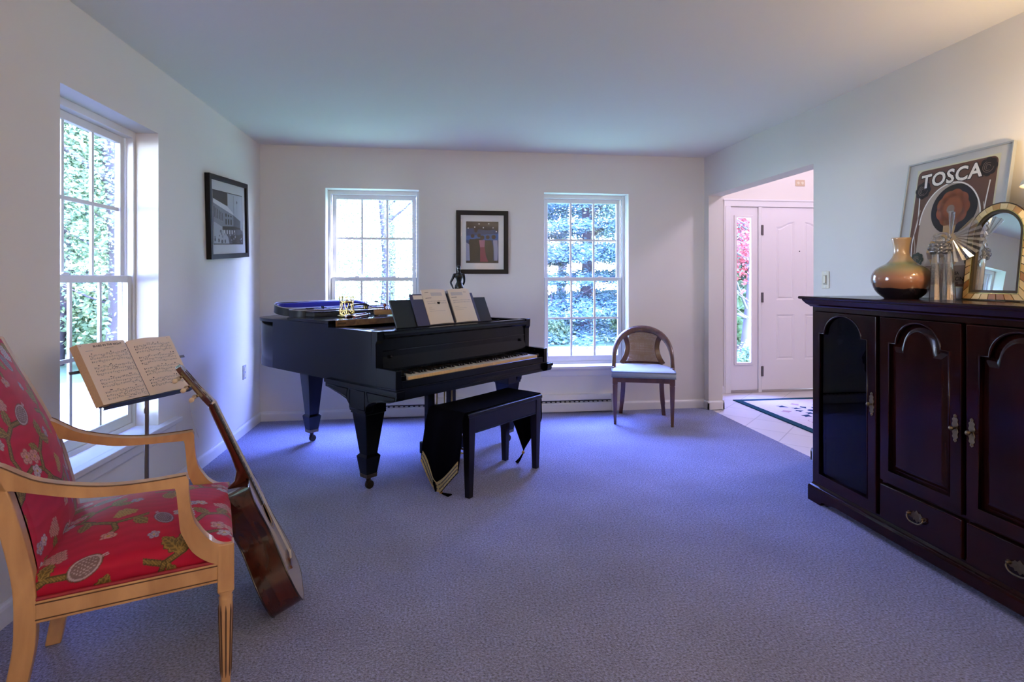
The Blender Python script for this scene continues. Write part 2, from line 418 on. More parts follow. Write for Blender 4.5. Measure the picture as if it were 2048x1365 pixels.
# sidelight
t=thing('window_4','narrow sidelight window beside the front door','window',(0,HY,0)); t['kind']='structure'
mb=MB(); mb.prism([(3.205,.022),(3.527,.022),(3.527,2.055),(3.205,2.055)],0,.045,XZ(.05),holes=[[(SLX[0]-.02,SLZ[0]-.02),(SLX[1]+.02,SLZ[0]-.02),(SLX[1]+.02,SLZ[1]+.02),(SLX[0]-.02,SLZ[1]+.02)]]); mb.build('panel',M_door,t,fix=True)
mb=MB(); mb.prism([(SLX[0]-.028,SLZ[0]-.028),(SLX[1]+.028,SLZ[0]-.028),(SLX[1]+.028,SLZ[1]+.028),(SLX[0]-.028,SLZ[1]+.028)],0,.024,XZ(.016),holes=[[(SLX[0],SLZ[0]),(SLX[1],SLZ[0]),(SLX[1],SLZ[1]),(SLX[0],SLZ[1])]]); mb.build('glazing_frame',M_door,t,bevel=.003)
mb=MB(); mb.box((SLX[0]-.01,.024,SLZ[0]-.01),(SLX[1]+.01,.028,SLZ[1]+.01)); mb.build('pane',M_pane,t)
# door casing and threshold
mb=MB()
mb.box((3.122,HY-.018,-.006),(3.2,HY,2.06)); mb.box((3.135,HY-.024,-.006),(3.19,HY-.018,2.06))
mb.box((3.122,HY-.018,2.06),(4.61,HY,2.135)); mb.box((3.11,HY-.028,2.122),(4.62,HY,2.14))
mb.box((4.526,HY-.018,-.006),(4.6,HY,2.06)); mb.box((3.53,HY-.012,-.006),(3.568,HY+.05,2.06)); mb.box((4.49,HY,-.006),(4.526,HY+.06,2.06)); mb.box((3.2,HY,2.056),(4.526,HY+.06,2.07))
struct(mb.build('trim_1',M_trim,bevel=.003))
mb=MB(); mb.box((3.2,HY-.01,-.006),(4.526,HY+.12,.018)); struct(mb.build('trim_2',mat('threshold_metal',(.45,.42,.4),.4,.6),bevel=.003))

# ---- baseboard heater under the back windows
t=thing('baseboard_heater','long white baseboard heater with slotted front under the back windows','heater',(0,BY,0))
x0,x1=HTX
mb=MB(); M=Matrix.Translation((x0,0,0))@axes((0,-1,0),(0,0,1),(1,0,0)).to_4x4()
mb.prism([(0,.012),(.058,.012),(.06,.02),(.06,.085),(.052,.09),(.052,.094),(.0,.094)],0,x1-x0,M)
mb.prism([(0,.13),(.03,.13),(.05,.118),(.054,.122),(.036,.165),(0,.168)],0,x1-x0,M); mb.build('cover',M_heater,t,fix=True)
mb=MB(); mb.prism([(0,.094),(.035,.094),(.035,.13),(0,.13)],0,x1-x0,M); mb.build('element_slot',M_dark,t,fix=True)
for x in (x0,x1-.03): mb=MB(); mb.box((x,-.063,.01),(x+.03,0,.17)); mb.build('end_cap',M_heater,t,bevel=.003)
n=int((x1-x0)/.045); mb=MB()
for i in range(n):
    x=x0+.04+i*.045
    if x<x1-.06: mb.box((x,-.0505,.099),(x+.026,-.034,.105))
mb.build('louvre',M_heater,t)

# ---- plates
def plate(name,label,cat,M,mats,duplex=True,vertical=True):
    t=thing(name,label,cat,M.to_translation(),M.to_3x3())
    mb=MB(); w,h=(.07,.115) if vertical else (.115,.07)
    mb.prism([(-w/2,-h/2),(w/2,-h/2),(w/2,h/2),(-w/2,h/2)],0,.006); mb.build('cover_plate',mats[0],t,bevel=.0025)
    return t
Mleft=Matrix.Translation((LX,4.776,.50))@axes((0,1,0),(0,0,1),(1,0,0)).to_4x4()
t=plate('wall_outlet','grey duplex wall outlet low on the left wall near the corner','outlet',Mleft,[M_greyplate])
for dz in (-.024,.024):
    mb=MB(); mb.prism([(.017*math.cos(a)*.9,dz+.016*math.sin(a)) for a in [2*PI*i/16 for i in range(16)]],.006,.009)
    mb.box((-.008,dz-.004,.009),(-.006,dz+.006,.0095),1); mb.box((.006,dz-.004,.009),(.008,dz+.006,.0095),1); mb.build('receptacle',[M_plate,M_dark],t)
Mr=Matrix.Translation((RX,3.448,1.248))@axes((0,-1,0),(0,0,1),(-1,0,0)).to_4x4()
t=plate('light_switch','ivory dimmer light switch on the right wall beside the hall opening','switch',Mr,[M_plate])
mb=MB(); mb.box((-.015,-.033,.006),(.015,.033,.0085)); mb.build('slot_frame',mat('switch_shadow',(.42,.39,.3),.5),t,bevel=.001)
mb=MB(); mb.box((-.011,-.022,.008),(.011,.028,.014)); mb.build('paddle',M_plate,t,bevel=.002)
for dz in (-.048,.048):
    mb=MB(); mb.lathe([(.0035,0),(.0035,.0015)],10,Matrix.Translation((0,dz,.006))); mb.build('screw',M_steel,t)
Mh=Matrix.Translation((4.035,HY,2.335))@axes((1,0,0),(0,0,1),(0,-1,0)).to_4x4()
t=plate('hall_outlet','small beige outlet high on the hall wall above the front door','outlet',Mh,[mat('beige_plastic',lin('#cbb597'),.5)],vertical=False)
for dx in (-.025,.025):
    mb=MB(); mb.prism([(dx+.016*math.cos(a),.016*math.sin(a)) for a in [2*PI*i/16 for i in range(16)]],.006,.009); mb.build('receptacle',M_plate,t)
# ---------------------------------------------------------------- outdoors
GZ=-.5
def lawn():
    m,nt,b=newmat('mown_grass'); N=nt.nodes; L=nt.links
    tc=N.new('ShaderNodeTexCoord'); n=N.new('ShaderNodeTexNoise'); n.inputs['Scale'].default_value=.5; n.inputs['Detail'].default_value=8
    L.new(tc.outputs['Object'],n.inputs['Vector']); cr=N.new('ShaderNodeValToRGB'); e=cr.color_ramp.elements
    e[0].position=.3; e[0].color=(.08,.16,.06,1); e[1].position=.7; e[1].color=(.20,.32,.14,1)
    L.new(n.outputs['Fac'],cr.inputs['Fac']); L.new(cr.outputs['Color'],b.inputs['Base Color']); b.inputs['Roughness'].default_value=.9
    return m
M_conc=mat('pale_concrete',(.55,.53,.50),.9,noise=(3,.12))
mb=MB(); mb.box((-40,-10,GZ-.2),(40,60,GZ)); struct(mb.build('lawn',lawn()))
mb=MB(); mb.box((-40,13.1,GZ),(40,14.2,GZ+.012)); struct(mb.build('road',M_conc))
mb=MB(); mb.box((-10.5,4.2,GZ),(-2.6,9.5,GZ+.01)); struct(mb.build('driveway',mat('grey_asphalt',(.17,.165,.16),.9,noise=(3,.15))))
mb=MB(); mb.box((-14,-12,GZ),(-1.85,4.1,GZ+.012)); struct(mb.build('added_dark_ground',mat('added_ground_dark',(.030,.024,.018),.95,noise=(8,.4))))  # unseen dark ground added to cut light bounced into the left window
def leafmat(name,c1,c2,tr=.35):
    m,nt,b=newmat(name); N=nt.nodes; L=nt.links; out=N['Material Output']; N.remove(b)
    ge=N.new('ShaderNodeNewGeometry'); cr=N.new('ShaderNodeValToRGB'); cr.color_ramp.elements[0].color=tuple(c1)+(1,); cr.color_ramp.elements[1].color=tuple(c2)+(1,)
    L.new(ge.outputs['Random Per Island'],cr.inputs['Fac'])
    d=N.new('ShaderNodeBsdfDiffuse'); t=N.new('ShaderNodeBsdfTranslucent'); L.new(cr.outputs['Color'],d.inputs['Color']); L.new(cr.outputs['Color'],t.inputs['Color'])
    mx=N.new('ShaderNodeMixShader'); mx.inputs[0].default_value=tr; L.new(d.outputs[0],mx.inputs[1]); L.new(t.outputs[0],mx.inputs[2]); L.new(mx.outputs[0],out.inputs['Surface'])
    return m
M_leaf=leafmat('broad_leaf',(.12,.20,.11),(.27,.36,.18),.4); M_pale=leafmat('pale_leaf',(.14,.22,.07),(.36,.44,.20),.45)
M_spruce=leafmat('spruce_needle',(.055,.105,.115),(.15,.23,.22),.1); M_red=leafmat('red_leaf',(.14,.02,.02),(.36,.09,.08))
M_bark=mat('tree_bark',(.055,.045,.045),.9,noise=(6,.4))
def leaves_mesh(name,centers,size,rng,matl,squash=.55,flat=.5):
    """leaf blades (bent four-point leaves) at the given centres, as one crown mesh"""
    n=len(centers); s=size*(.6+.8*rng.random(n))[:,None]
    d=rng.normal(size=(n,3)); d[:,2]*=flat; d/=np.linalg.norm(d,axis=1)[:,None]
    u=np.cross(d,rng.normal(size=(n,3))); u/=np.linalg.norm(u,axis=1)[:,None]
    a=centers-d*s*.5; c=centers+d*s*.5; b=centers+u*s*squash*.5; e=centers-u*s*squash*.5
    V=np.stack([a,b,c,e],1).reshape(-1,3)
    me=bpy.data.meshes.new(name); me.vertices.add(4*n); me.vertices.foreach_set('co',V.ravel())
    me.loops.add(4*n); me.loops.foreach_set('vertex_index',np.arange(4*n,dtype=np.int32))
    me.polygons.add(n); me.polygons.foreach_set('loop_start',np.arange(0,4*n,4,dtype=np.int32)); me.polygons.foreach_set('loop_total',np.full(n,4,dtype=np.int32))
    me.materials.append(matl); me.update(); me.validate(); return me
def crown_pts(n,R,zc,H,rng,nclump=60):
    cl=rng.normal(size=(nclump,3)); cl/=np.linalg.norm(cl,axis=1)[:,None]; cl*=(.45+.5*rng.random(nclump))[:,None]
    k=rng.integers(0,nclump,n); p=cl[k]+rng.normal(size=(n,3))*.14
    return p*np.array([R,R,H])+np.array([0,0,zc])
def trunk_mesh(name,h,r,rng,branches=10):
    mb=MB(); pts=[(.12*math.sin(z*.8),.1*math.cos(z*.6),z) for z in np.linspace(0,h,9)]
    mb.tube(pts,[r*(1-.75*i/8) for i in range(9)],10)
    for i in range(branches):
        z=h*(.3+.65*rng.random()); a=2*PI*rng.random(); L=1.2+1.6*rng.random()
        mb.tube([(0,0,z),(L*.5*math.cos(a),L*.5*math.sin(a),z+.5),(L*math.cos(a),L*math.sin(a),z+1.2)],[r*.3,r*.2,r*.07],6)
    o=mb.build(name,M_bark); me=o.data; bpy.data.objects.remove(o); return me
rg=np.random.default_rng(3)
CROWN=[leaves_mesh('crown',crown_pts(52000,3.1,5.6,4.6,rg,170),.072,rg,M_leaf) for _ in range(2)]
CROWNT=leaves_mesh('crown',crown_pts(22000,3.6,9.0,4.2,rg,120),.17,rg,M_leaf)
CROWNP=leaves_mesh('crown',crown_pts(26000,2.8,4.6,4.8,rg,140),.085,rg,M_pale,.35)
CROWNR=leaves_mesh('crown',crown_pts(9000,1.5,2.6,1.5,rg,50),.07,rg,M_red)
CROWNS=leaves_mesh('crown',crown_pts(9000,1.0,.75,.8,rg,50),.12,rg,M_leaf)
# spruce: drooping whorls
def spruce_pts(n,H,R,rng):
    z=H*(1-np.sqrt(rng.random(n)))*.97+.25; a=rng.integers(0,14,n)*2*PI/14+np.floor(z/.45)*.9+rng.normal(size=n)*.10
    zw=np.floor(z/.5)*.5+.15*((np.floor(z/.5)*7)%3-1); r=R*(1-zw/H)*np.sqrt(rng.random(n)); zz=zw-.22*r+.04*r*r+rng.normal(size=n)*.085
    return np.stack([r*np.cos(a),r*np.sin(a),zz],1)
CROWNB=leaves_mesh('crown',spruce_pts(110000,11.5,3.4,rg),.10,rg,M_spruce,.36,.25)
TRUNK=[trunk_mesh('trunk',8.5,.24,rg),trunk_mesh('trunk',7,.16,rg)]
TRUNKT=trunk_mesh('trunk',11.5,.22,rg,3)
TRUNKS=trunk_mesh('trunk',2.6,.08,rg,6)
def tree(label,x,y,crown,trunk,sc=1,rot=0,name='tree',cat='tree',group=None,zs=1):
    t=thing(name,label,cat,(x,y,GZ),rot,group); t.scale=(sc,sc,sc*zs)
    c=bpy.data.objects.new('crown',crown); COL.objects.link(c); c.parent=t
    k=bpy.data.objects.new('trunk',trunk); COL.objects.link(k); k.parent=t
    return t
lw='leafy woodland tree beyond the left wall window'
G1='woodland trees beyond the left window'
TL=[(-5.6,10.6,0,1.0),(-7.6,12.4,1,1.1),(-9.2,14.2,0,1.15),(-10.6,18.0,1,1.3),(-7.4,17.0,0,1.2),(-12.6,21.0,0,1.4),(-9.0,23.0,1,1.5),(-14.5,26.0,1,1.6),(-6.6,14.6,1,1.0),(-8.4,16.6,0,1.2)]
for i,(x,y,k,sc) in enumerate(TL): tree(lw,x,y,CROWN[k],TRUNK[i%2],sc,i*1.3,group=G1)
for i,(x,y,sc) in enumerate([(-9.0,-3.5,1.0),(-10.0,-8.0,1.1),(-12.5,-12.0,1.2),(-6.5,-10.0,1.0),(-14.0,2.0,1.1),(-15.0,6.0,1.2),(-16.0,10.0,1.3),(-16.5,14.5,1.3),(-14.0,-3.0,1.2)]): tree(lw,x,y,CROWN[i%2],TRUNK[i%2],sc,i*2.3,group=G1)  # trees out of view, added to block low sky light at the left window
for i,(x,y,sc) in enumerate([(-6.3,.4,1.0),(-6.8,5.6,.95),(-6.4,-4.6,1.0),(-8.6,10.6,1.0),(-11.5,4.0,1.2),(-9.8,10.2,1.15),(-13.0,8.2,1.25),(-12.5,-1.0,1.2)]): tree('tall bare-stemmed tree added mostly out of view to shade the left window',x,y,CROWNT,TRUNKT,sc,i*1.9,group='added tall trees shading the left window')  # high crowns added above the view to cut sky light on the left window
G2='pale trees beyond the window behind the piano'
for i,(x,y,sc) in enumerate([(-1.6,16.5,1.0),(-3.9,19.5,1.2),(.6,20.5,1.2),(-2.2,25,1.5)]): tree('pale sunlit tree seen through the window behind the piano',x,y,CROWNP,TRUNK[1],sc,i*2.1,group=G2)
tree('dark blue-green spruce filling the window behind the cane-back chair',4.4,16.4,CROWNB,TRUNK[0],1.0,.4,name='spruce_tree')
for i,(x,y,sc) in enumerate([(2.0,19.5,1.0),(7.4,20.5,1.1)]): tree('dark spruce standing behind the big blue-green spruce at the lawn edge',x,y,CROWNB,TRUNK[0],sc,1+i,name='spruce_tree',group='spruces behind the big spruce')
tree('tall green tree right of the spruce in the window behind the cane-back chair',6.3,14.4,CROWN[0],TRUNK[0],.8,2.2)
tree('pale green tree left of the spruce in the window behind the cane-back chair',2.4,20.0,CROWNP,TRUNK[1],1.0,1.2)
tree('green tree showing above the spruce at the back of the lawn',5.6,25.0,CROWN[1],TRUNK[1],1.6,.7)
tree('red-leaved ornamental tree seen through the door sidelight',6.35,10.9,CROWNR,TRUNKS,1.2,0,name='maple_tree')
tree('large green tree with a thick trunk seen low through the door sidelight',8.4,14.2,CROWN[1],TRUNK[0],1.0,1.9)
tree('wide green shrub behind the red-leaved tree outside the door sidelight',7.6,13.2,CROWNS,TRUNKS,1.9,.8,name='shrub',cat='shrub')
tree('low green shrub outside the door sidelight',5.6,9.0,CROWNS,TRUNKS,.5,0,name='shrub',cat='shrub')
for i,(x,y,sc) in enumerate([(3.0,15.0,.6),(5.6,15.2,.75),(6.6,15.4,.7)]): tree('low green shrub along the far lawn edge below the spruce',x,y,CROWNS,TRUNKS,sc,i*1.1,name='shrub',cat='shrub',group='shrubs along the far lawn edge')
for i,(x,y,sc) in enumerate([(-5.2,11.4,1.0),(-7.2,13.4,1.2),(-6.2,12.4,.9),(-8.8,15.4,1.3)]): tree('low woodland shrub beneath the trees outside the left window',x,y,CROWNS,TRUNKS,sc,i*1.7,name='shrub',cat='shrub',group='woodland shrubs outside the left window')
# world: bright blue sky, paler towards the horizon
w=bpy.data.worlds.new('sky'); SC.world=w; w.use_nodes=True; nt=w.node_tree; N=nt.nodes; L=nt.links; bg=N['Background']
tc=N.new('ShaderNodeTexCoord'); sp=N.new('ShaderNodeSeparateXYZ'); L.new(tc.outputs['Generated'],sp.inputs[0])
cr=N.new('ShaderNodeValToRGB'); e=cr.color_ramp.elements; e[0].position=0.0; e[0].color=(.44,.51,.63,1); e[1].position=.42; e[1].color=(.20,.285,1,1)
L.new(sp.outputs['Z'],cr.inputs['Fac']); L.new(cr.outputs['Color'],bg.inputs['Color']); bg.inputs['Strength'].default_value=SKY
sun=bpy.data.lights.new('sun','SUN'); sun.energy=SUN; sun.color=(1,.95,.86); sun.angle=.01
so=bpy.data.objects.new('sun',sun); COL.objects.link(so); so.rotation_euler=Vector((-.78,-.17,-.62)).to_track_quat('-Z','Y').to_euler()
def portal(loc,rot,sx,sy):
    l=bpy.data.lights.new('window_portal','AREA'); l.shape='RECTANGLE'; l.size=sx; l.size_y=sy; l.cycles.is_portal=True
    o=bpy.data.objects.new('window_portal',l); COL.objects.link(o); o.location=loc; o.rotation_euler=rot
zc=(WZ0+WZ1)/2; hh=WZ1-WZ0
portal((LX-ET-.02,sum(W1)/2,zc),(PI/2,0,-PI/2),W1[1]-W1[0],hh)
portal((sum(W2)/2,BY+ET+.02,zc),(-PI/2,0,0),W2[1]-W2[0],hh); portal((sum(W3)/2,BY+ET+.02,zc),(-PI/2,0,0),W3[1]-W3[0],hh)
portal((sum(SLX)/2,HY+.22,sum(SLZ)/2),(-PI/2,0,0),SLX[1]-SLX[0],SLZ[1]-SLZ[0])
# ---------------------------------------------------------------- grand piano (local x = along keys to the treble, y = towards the tail)
PA=math.radians(42.5); K0=Vector((-.169,3.218,0))
M_pb=mat('black_satin_lacquer',(.0020,.0032,.0050),.22,spec=.2,noise=(7,.35))
M_pbg=mat('black_gloss_lacquer',(.0022,.0022,.003),.10,spec=.3)
M_brown=wood('worn_lid_edge',(.10,.045,.018),(.30,.17,.06),5,(1,1,1),.5,.1)
M_ivory=mat('ivory_key',lin('#efe2c4'),.3,coat=.2)
M_keyfront=mat('key_front',lin('#dcb981'),.5)
M_ebony=mat('ebony_key',(.008,.008,.008),.3)
M_iron=mat('gold_iron_plate',(.30,.21,.08),.4,.7)
pn=thing('grand_piano','black grand piano with folded-back lid standing at an angle before the back windows','piano',(K0.x,K0.y,0),PA)
ZB,ZT=.625,.95
OUT=[(-.10,.16),(-.10,.7),(-.10,1.30)]+cat2([(-.10,1.36),(-.0985,1.43),(-.093,1.50),(-.078,1.565),(-.045,1.625),(.04,1.69),(.16,1.72),(.28,1.715),(.38,1.66),(.46,1.57),(.54,1.44),(.64,1.28),(.76,1.13),(.90,1.0),(1.05,.88),(1.18,.76),(1.27,.63),(1.30,.50)],5)+[(1.30,.16)]
def inset(P,d):
    n=len(P); o=[]
    for i in range(n):
        a=Vector(P[i-1]) ;b=Vector(P[i]);c=Vector(P[(i+1)%n])
        t1=(b-a).normalized();t2=(c-b).normalized(); n1=Vector((t1.y,-t1.x));n2=Vector((t2.y,-t2.x)); k=(n1+n2)
        k=k/max(.3,k.dot(n1)) if k.length>1e-6 else n1
        o.append((b.x+k.x*d,b.y+k.y*d))
    return o
def ccw(P): return sum(P[i-1][0]*P[i][1]-P[i][0]*P[i-1][1] for i in range(len(P)))>0
if ccw(OUT): OUT=OUT[::-1]          # clockwise: inset(+) goes inwards
INN=inset(OUT,.042)
INN=[(x,max(y,.16)) for x,y in INN]
mb=MB(); n=len(OUT)
for i in range(n-1 if True else n):
    a,b=OUT[i],OUT[i+1]; c,d=INN[i+1],INN[i]
    if abs(a[1]-.16)<1e-6 and abs(b[1]-.16)<1e-6: continue
    vs=[(p[0],p[1],ZB) for p in (a,b,c,d)]+[(p[0],p[1],ZT) for p in (a,b,c,d)]
    st=abs(a[0]-b[0])<1e-6 and min(a[1],b[1])<1.33
    mb.add(vs,[(0,1,2,3),(7,6,5,4)]); mb.add(vs,[(4,5,1,0),(6,7,3,2)],0,not st)
# front end caps of the rim
def endcap(x0,x1): mb.box((x0,.158,ZB),(x1,.162,ZT))
endcap(-.10,-.058); endcap(1.258,1.30)
mb.build('rim',M_pb,pn,fix=True)
mb=MB(); mb.prism([p for p in INN],ZB+.02,ZB+.05); mb.build('soundboard',wood('soundboard_wood',(.20,.12,.05),(.32,.2,.09),5),pn)
# iron plate, pin block and tuning pins in the open front
mb=MB(); mb.box((-.055,.30,.86),(1.255,.66,.875)); mb.build('iron_plate',M_iron,pn)
mb=MB()
for i in range(80):
    x=.02+1.16*i/79
    for r in range(2): mb.tube([(x,.36+.03*r+.02*(i%2),.875),(x,.36+.03*r+.02*(i%2),.905)],.0035,6)
mb.build('tuning_pins',M_steel,pn)['kind']='stuff'
# keybed, key slip, cheeks
mb=MB(); mb.box((-.10,-.018,.595),(1.30,.30,.640)); mb.box((-.10,-.018,.575),(1.30,.02,.595)); mb.build('keybed',M_pb,pn,bevel=.003)
mb=MB(); mb.box((-.055,-.014,.640),(1.255,.004,.682)); mb.build('key_slip',M_pb,pn,bevel=.003)
for nm,x0,x1 in (('cheek',-.10,-.06),('cheek',1.26,1.30)):
    mb=MB(); mb.prism([(-.018,.640),(.16,.640),(.16,.745),(-.018,.743)],x0,x1,YZ(0)); mb.build(nm,M_pb,pn,bevel=.003,)
for x0,x1 in ((-.058,-.004),(1.204,1.258)):
    mb=MB(); mb.box((x0,.006,.640),(x1,.158,.708)); mb.build('key_block',M_pbg,pn,bevel=.004)
# fallboard and stretcher (name board) above the keys
mb=MB(); mb.prism([(.150,.712),(.150,.730),(.163,.80),(.166,.935),(.178,.935),(.178,.712)],-.056,1.256,YZ(0)); mb.build('fallboard',M_pb,pn,fix=True)
mb=MB(); mb.box((-.054,.1605,.832),(1.254,.166,.838)); mb.build('fallboard_bead',M_pbg,pn)
mb=MB(); mb.prism([(.145,.905),(.138,.915),(.138,.93),(.150,.942),(.150,.95),(.215,.95),(.215,.905)],-.056,1.256,YZ(0)); mb.build('name_rail',M_pb,pn,fix=True)
for x in (.0,1.2):
    mb=MB(); mb.sphere((x,.155,.80),.010,10); mb.build('fallboard_knob',M_pbg,pn)
# corner moulding (scrolled arm front) on the case ends
for x0,x1 in ((-.104,-.056),(1.256,1.304)):
    mb=MB(); P=[(.16,.745),(.158,.88),(.150,.897),(.148,.90),(.146,.952),(.20,.952),(.20,.745)]; mb.prism(P,x0,x1,YZ(0)); mb.build('case_corner',M_pb,pn,bevel=.002)
# keys
def keys():
    W=1.2/52; mb=MB(); mb.box((.0005,.0,.682),(W-.0008,.148,.700),0); mb.box((.0008,-.0015,.681),(W-.0011,0,.699),1)
    k=mb.build('white_key',[M_ivory,M_keyfront],pn)
    for i in range(1,52):
        c=k.copy(); COL.objects.link(c); c.parent=pn; c.location=(i*W,0,0)
    mb=MB(); mb.frus((0,.1,.0055,.048,.700),(0,.102,.0045,.045,.712)); b=mb.build('black_key',M_ebony,pn); first=True
    pat={0:1,2:1,3:1,5:1,6:1}   # A . C D . F G  -> sharps after A, C, D, F, G
    for i in range(51):
        if i%7 in (0,2,3,5,6):
            c=b if first else b.copy()
            if not first: COL.objects.link(c); c.parent=pn
            first=False; c.location=((i+1)*W,0,0)
keys()
mb=MB(); mb.box((-.002,.140,.700),(1.202,.1495,.706)); mb.build('key_felt',mat('red_key_felt',(.12,.01,.015),.9),pn)
# lid: main part behind y=.63, front flap folded over onto it
LIDP=[p for p in inset(OUT,-.014)]
back=[(x,y) for x,y in LIDP if y>.66]
xl=-.114; xr=max(x for x,y in LIDP if .55<y<.68)
poly=[(xl,.63)]+[p for p in back]+[(xr+.01,.63)]
if ccw(poly): poly=poly[::-1]
mb=MB(); mb.prism(poly,ZT+.001,ZT+.022); mb.build('lid',M_pb,pn,bevel=.004)
mb=MB(); mb.box((-.114,.632,ZT+.023),(1.345,1.13,ZT+.043)); fl=mb.build('lid_flap',M_pbg,pn,bevel=.003)
mb=MB(); mb.box((-.06,.6285,ZT+.003),(1.30,.6315,ZT+.041)); mb.build('lid_edge',M_brown,pn)
mb=MB()
for x in (-.02,.62,1.2): mb.tube([(x-.03,.629,ZT+.022),(x+.03,.629,ZT+.022)],.006,8)
mb.build('lid_hinge',M_oldbrass,pn)
# music desk: tray with side rails and leaning board
mb=MB(); mb.box((-.05,.20,.925),(1.25,.60,.938)); mb.box((-.05,.20,.938),(-.02,.60,.952)); mb.box((1.22,.20,.938),(1.25,.60,.952)); mb.build('desk_tray',M_pbg,pn,bevel=.002)
DA=math.radians(24)    # lean
def DM(x=0): return Matrix.Translation((x,.262,.942))@Matrix.Rotation(-DA,4,'X')     # local x, y(thickness, towards tail), z up along board
mb=MB(); mb.box((.135,0,0),(1.005,.012,.196),0,DM()); mb.build('music_desk',mat('desk_green_black',(.006,.011,.012),.35,spec=.4),pn,bevel=.002)
mb=MB(); mb.box((.10,.225,.938),(1.04,.262,.948)); mb.box((.10,.222,.948),(1.04,.230,.956)); mb.build('desk_ledge',M_pb,pn,bevel=.002)
mb=MB(); mb.box((.5,.30,.94),(.52,.31,1.10)); mb.build('desk_prop',M_pb,pn)
# legs
def leg(x,y,zt,rot=0):
    mb=MB(); h=.074
    mb.box((-h,-h,zt-.06),(h,h,zt))
    mb.frus((0,0,.038,.038,.215),(0,0,h-.006,h-.006,zt-.06)); mb.frus((0,0,.051,.051,.200),(0,0,.038,.038,.215)); mb.frus((0,0,.036,.036,.095),(0,0,.051,.051,.200))
    l=mb.build('leg',M_pb,pn,bevel=.003); l.location=(x,y,0); l.rotation_euler=(0,0,rot)
    mb=MB(); mb.frus((0,0,.0355,.0355,.075),(0,0,.0368,.0368,.098)); mb.build('ferrule',M_oldbrass,l,bevel=.001)
    mb=MB(); mb.lathe([(.014,.05),(.014,.076)],12); mb.box((-.018,-.004,.02),(.018,.004,.052))
    mb.lathe([(.024,-.012),(.026,-.008),(.026,.008),(.024,.012)],20,Matrix.Translation((.006,0,.026))@Matrix.Rotation(PI/2,4,'X')); mb.build('caster',mat('caster_brass',(.035,.026,.015),.4,.8),l)
leg(-.038,.318,.52); leg(1.238,.318,.52); leg(.27,1.475,.63)
# leg brackets (scrolled panels under the cheeks)
BR=[(-.05,.634),(-.05,.600),(-.042,.582),(.02,.565),(.10,.557),(.165,.548),(.205,.533),(.235,.508),(.242,.475),(.396,.475),(.402,.508),(.43,.535),(.49,.552),(.56,.566),(.63,.582),(.656,.585),(.656,.634)]
for x0,x1,s in ((-.118,-.062,-1),(1.262,1.318,1)):
    mb=MB(); mb.prism(BR,x0,x1,YZ(0)); br=mb.build('leg_bracket',M_pb,pn,bevel=.003)
    xo=x0 if s<0 else x1
    mb=MB(); mb.box((xo-.006 if s<0 else xo,-.055,.612),(xo if s<0 else xo+.006,.662,.634)); mb.build('moulding',M_pb,br,bevel=.002)
    mb=MB()
    for P in ([(.245,.60),(.245,.49),(.393,.49),(.393,.60)],[(-.03,.600),(.225,.600),(.21,.54),(.165,.56),(-.03,.585)],[(.415,.60),(.63,.60),(.63,.592),(.43,.548)]):
        Q=[(xo+s*.001,a,b) for a,b in P]; mb.tube(Q,.003,6,closed=True)
    mb.build('panel_bead',M_pb,br)
# pedal lyre
mb=MB()
for x in (.50,.70): mb.box((x-.03,.36,.14),(x+.03,.40,.60))
mb.box((.42,.32,.56),(.78,.46,.60)); mb.build('lyre_post',M_pb,pn,bevel=.004)
mb=MB(); mb.box((.46,.30,.07),(.76,.44,.15)); mb.build('pedal_box',M_pb,pn,bevel=.006)
mb=MB()
for x in (.53,.60,.67): mb.tube([(x,.34,.15),(x,.34,.58)],.005,8)
mb.build('pedal_rod',M_brass,pn)
for x in (.53,.60,.67):
    mb=MB(); mb.box((x-.012,.16,.085),(x+.012,.30,.093)); mb.build('pedal',M_brass,pn,bevel=.003)
def pw(u,w,z=0): 
    c,s=math.cos(PA),math.sin(PA); return Vector((K0.x+u*c-w*s,K0.y+u*s+w*c,z))
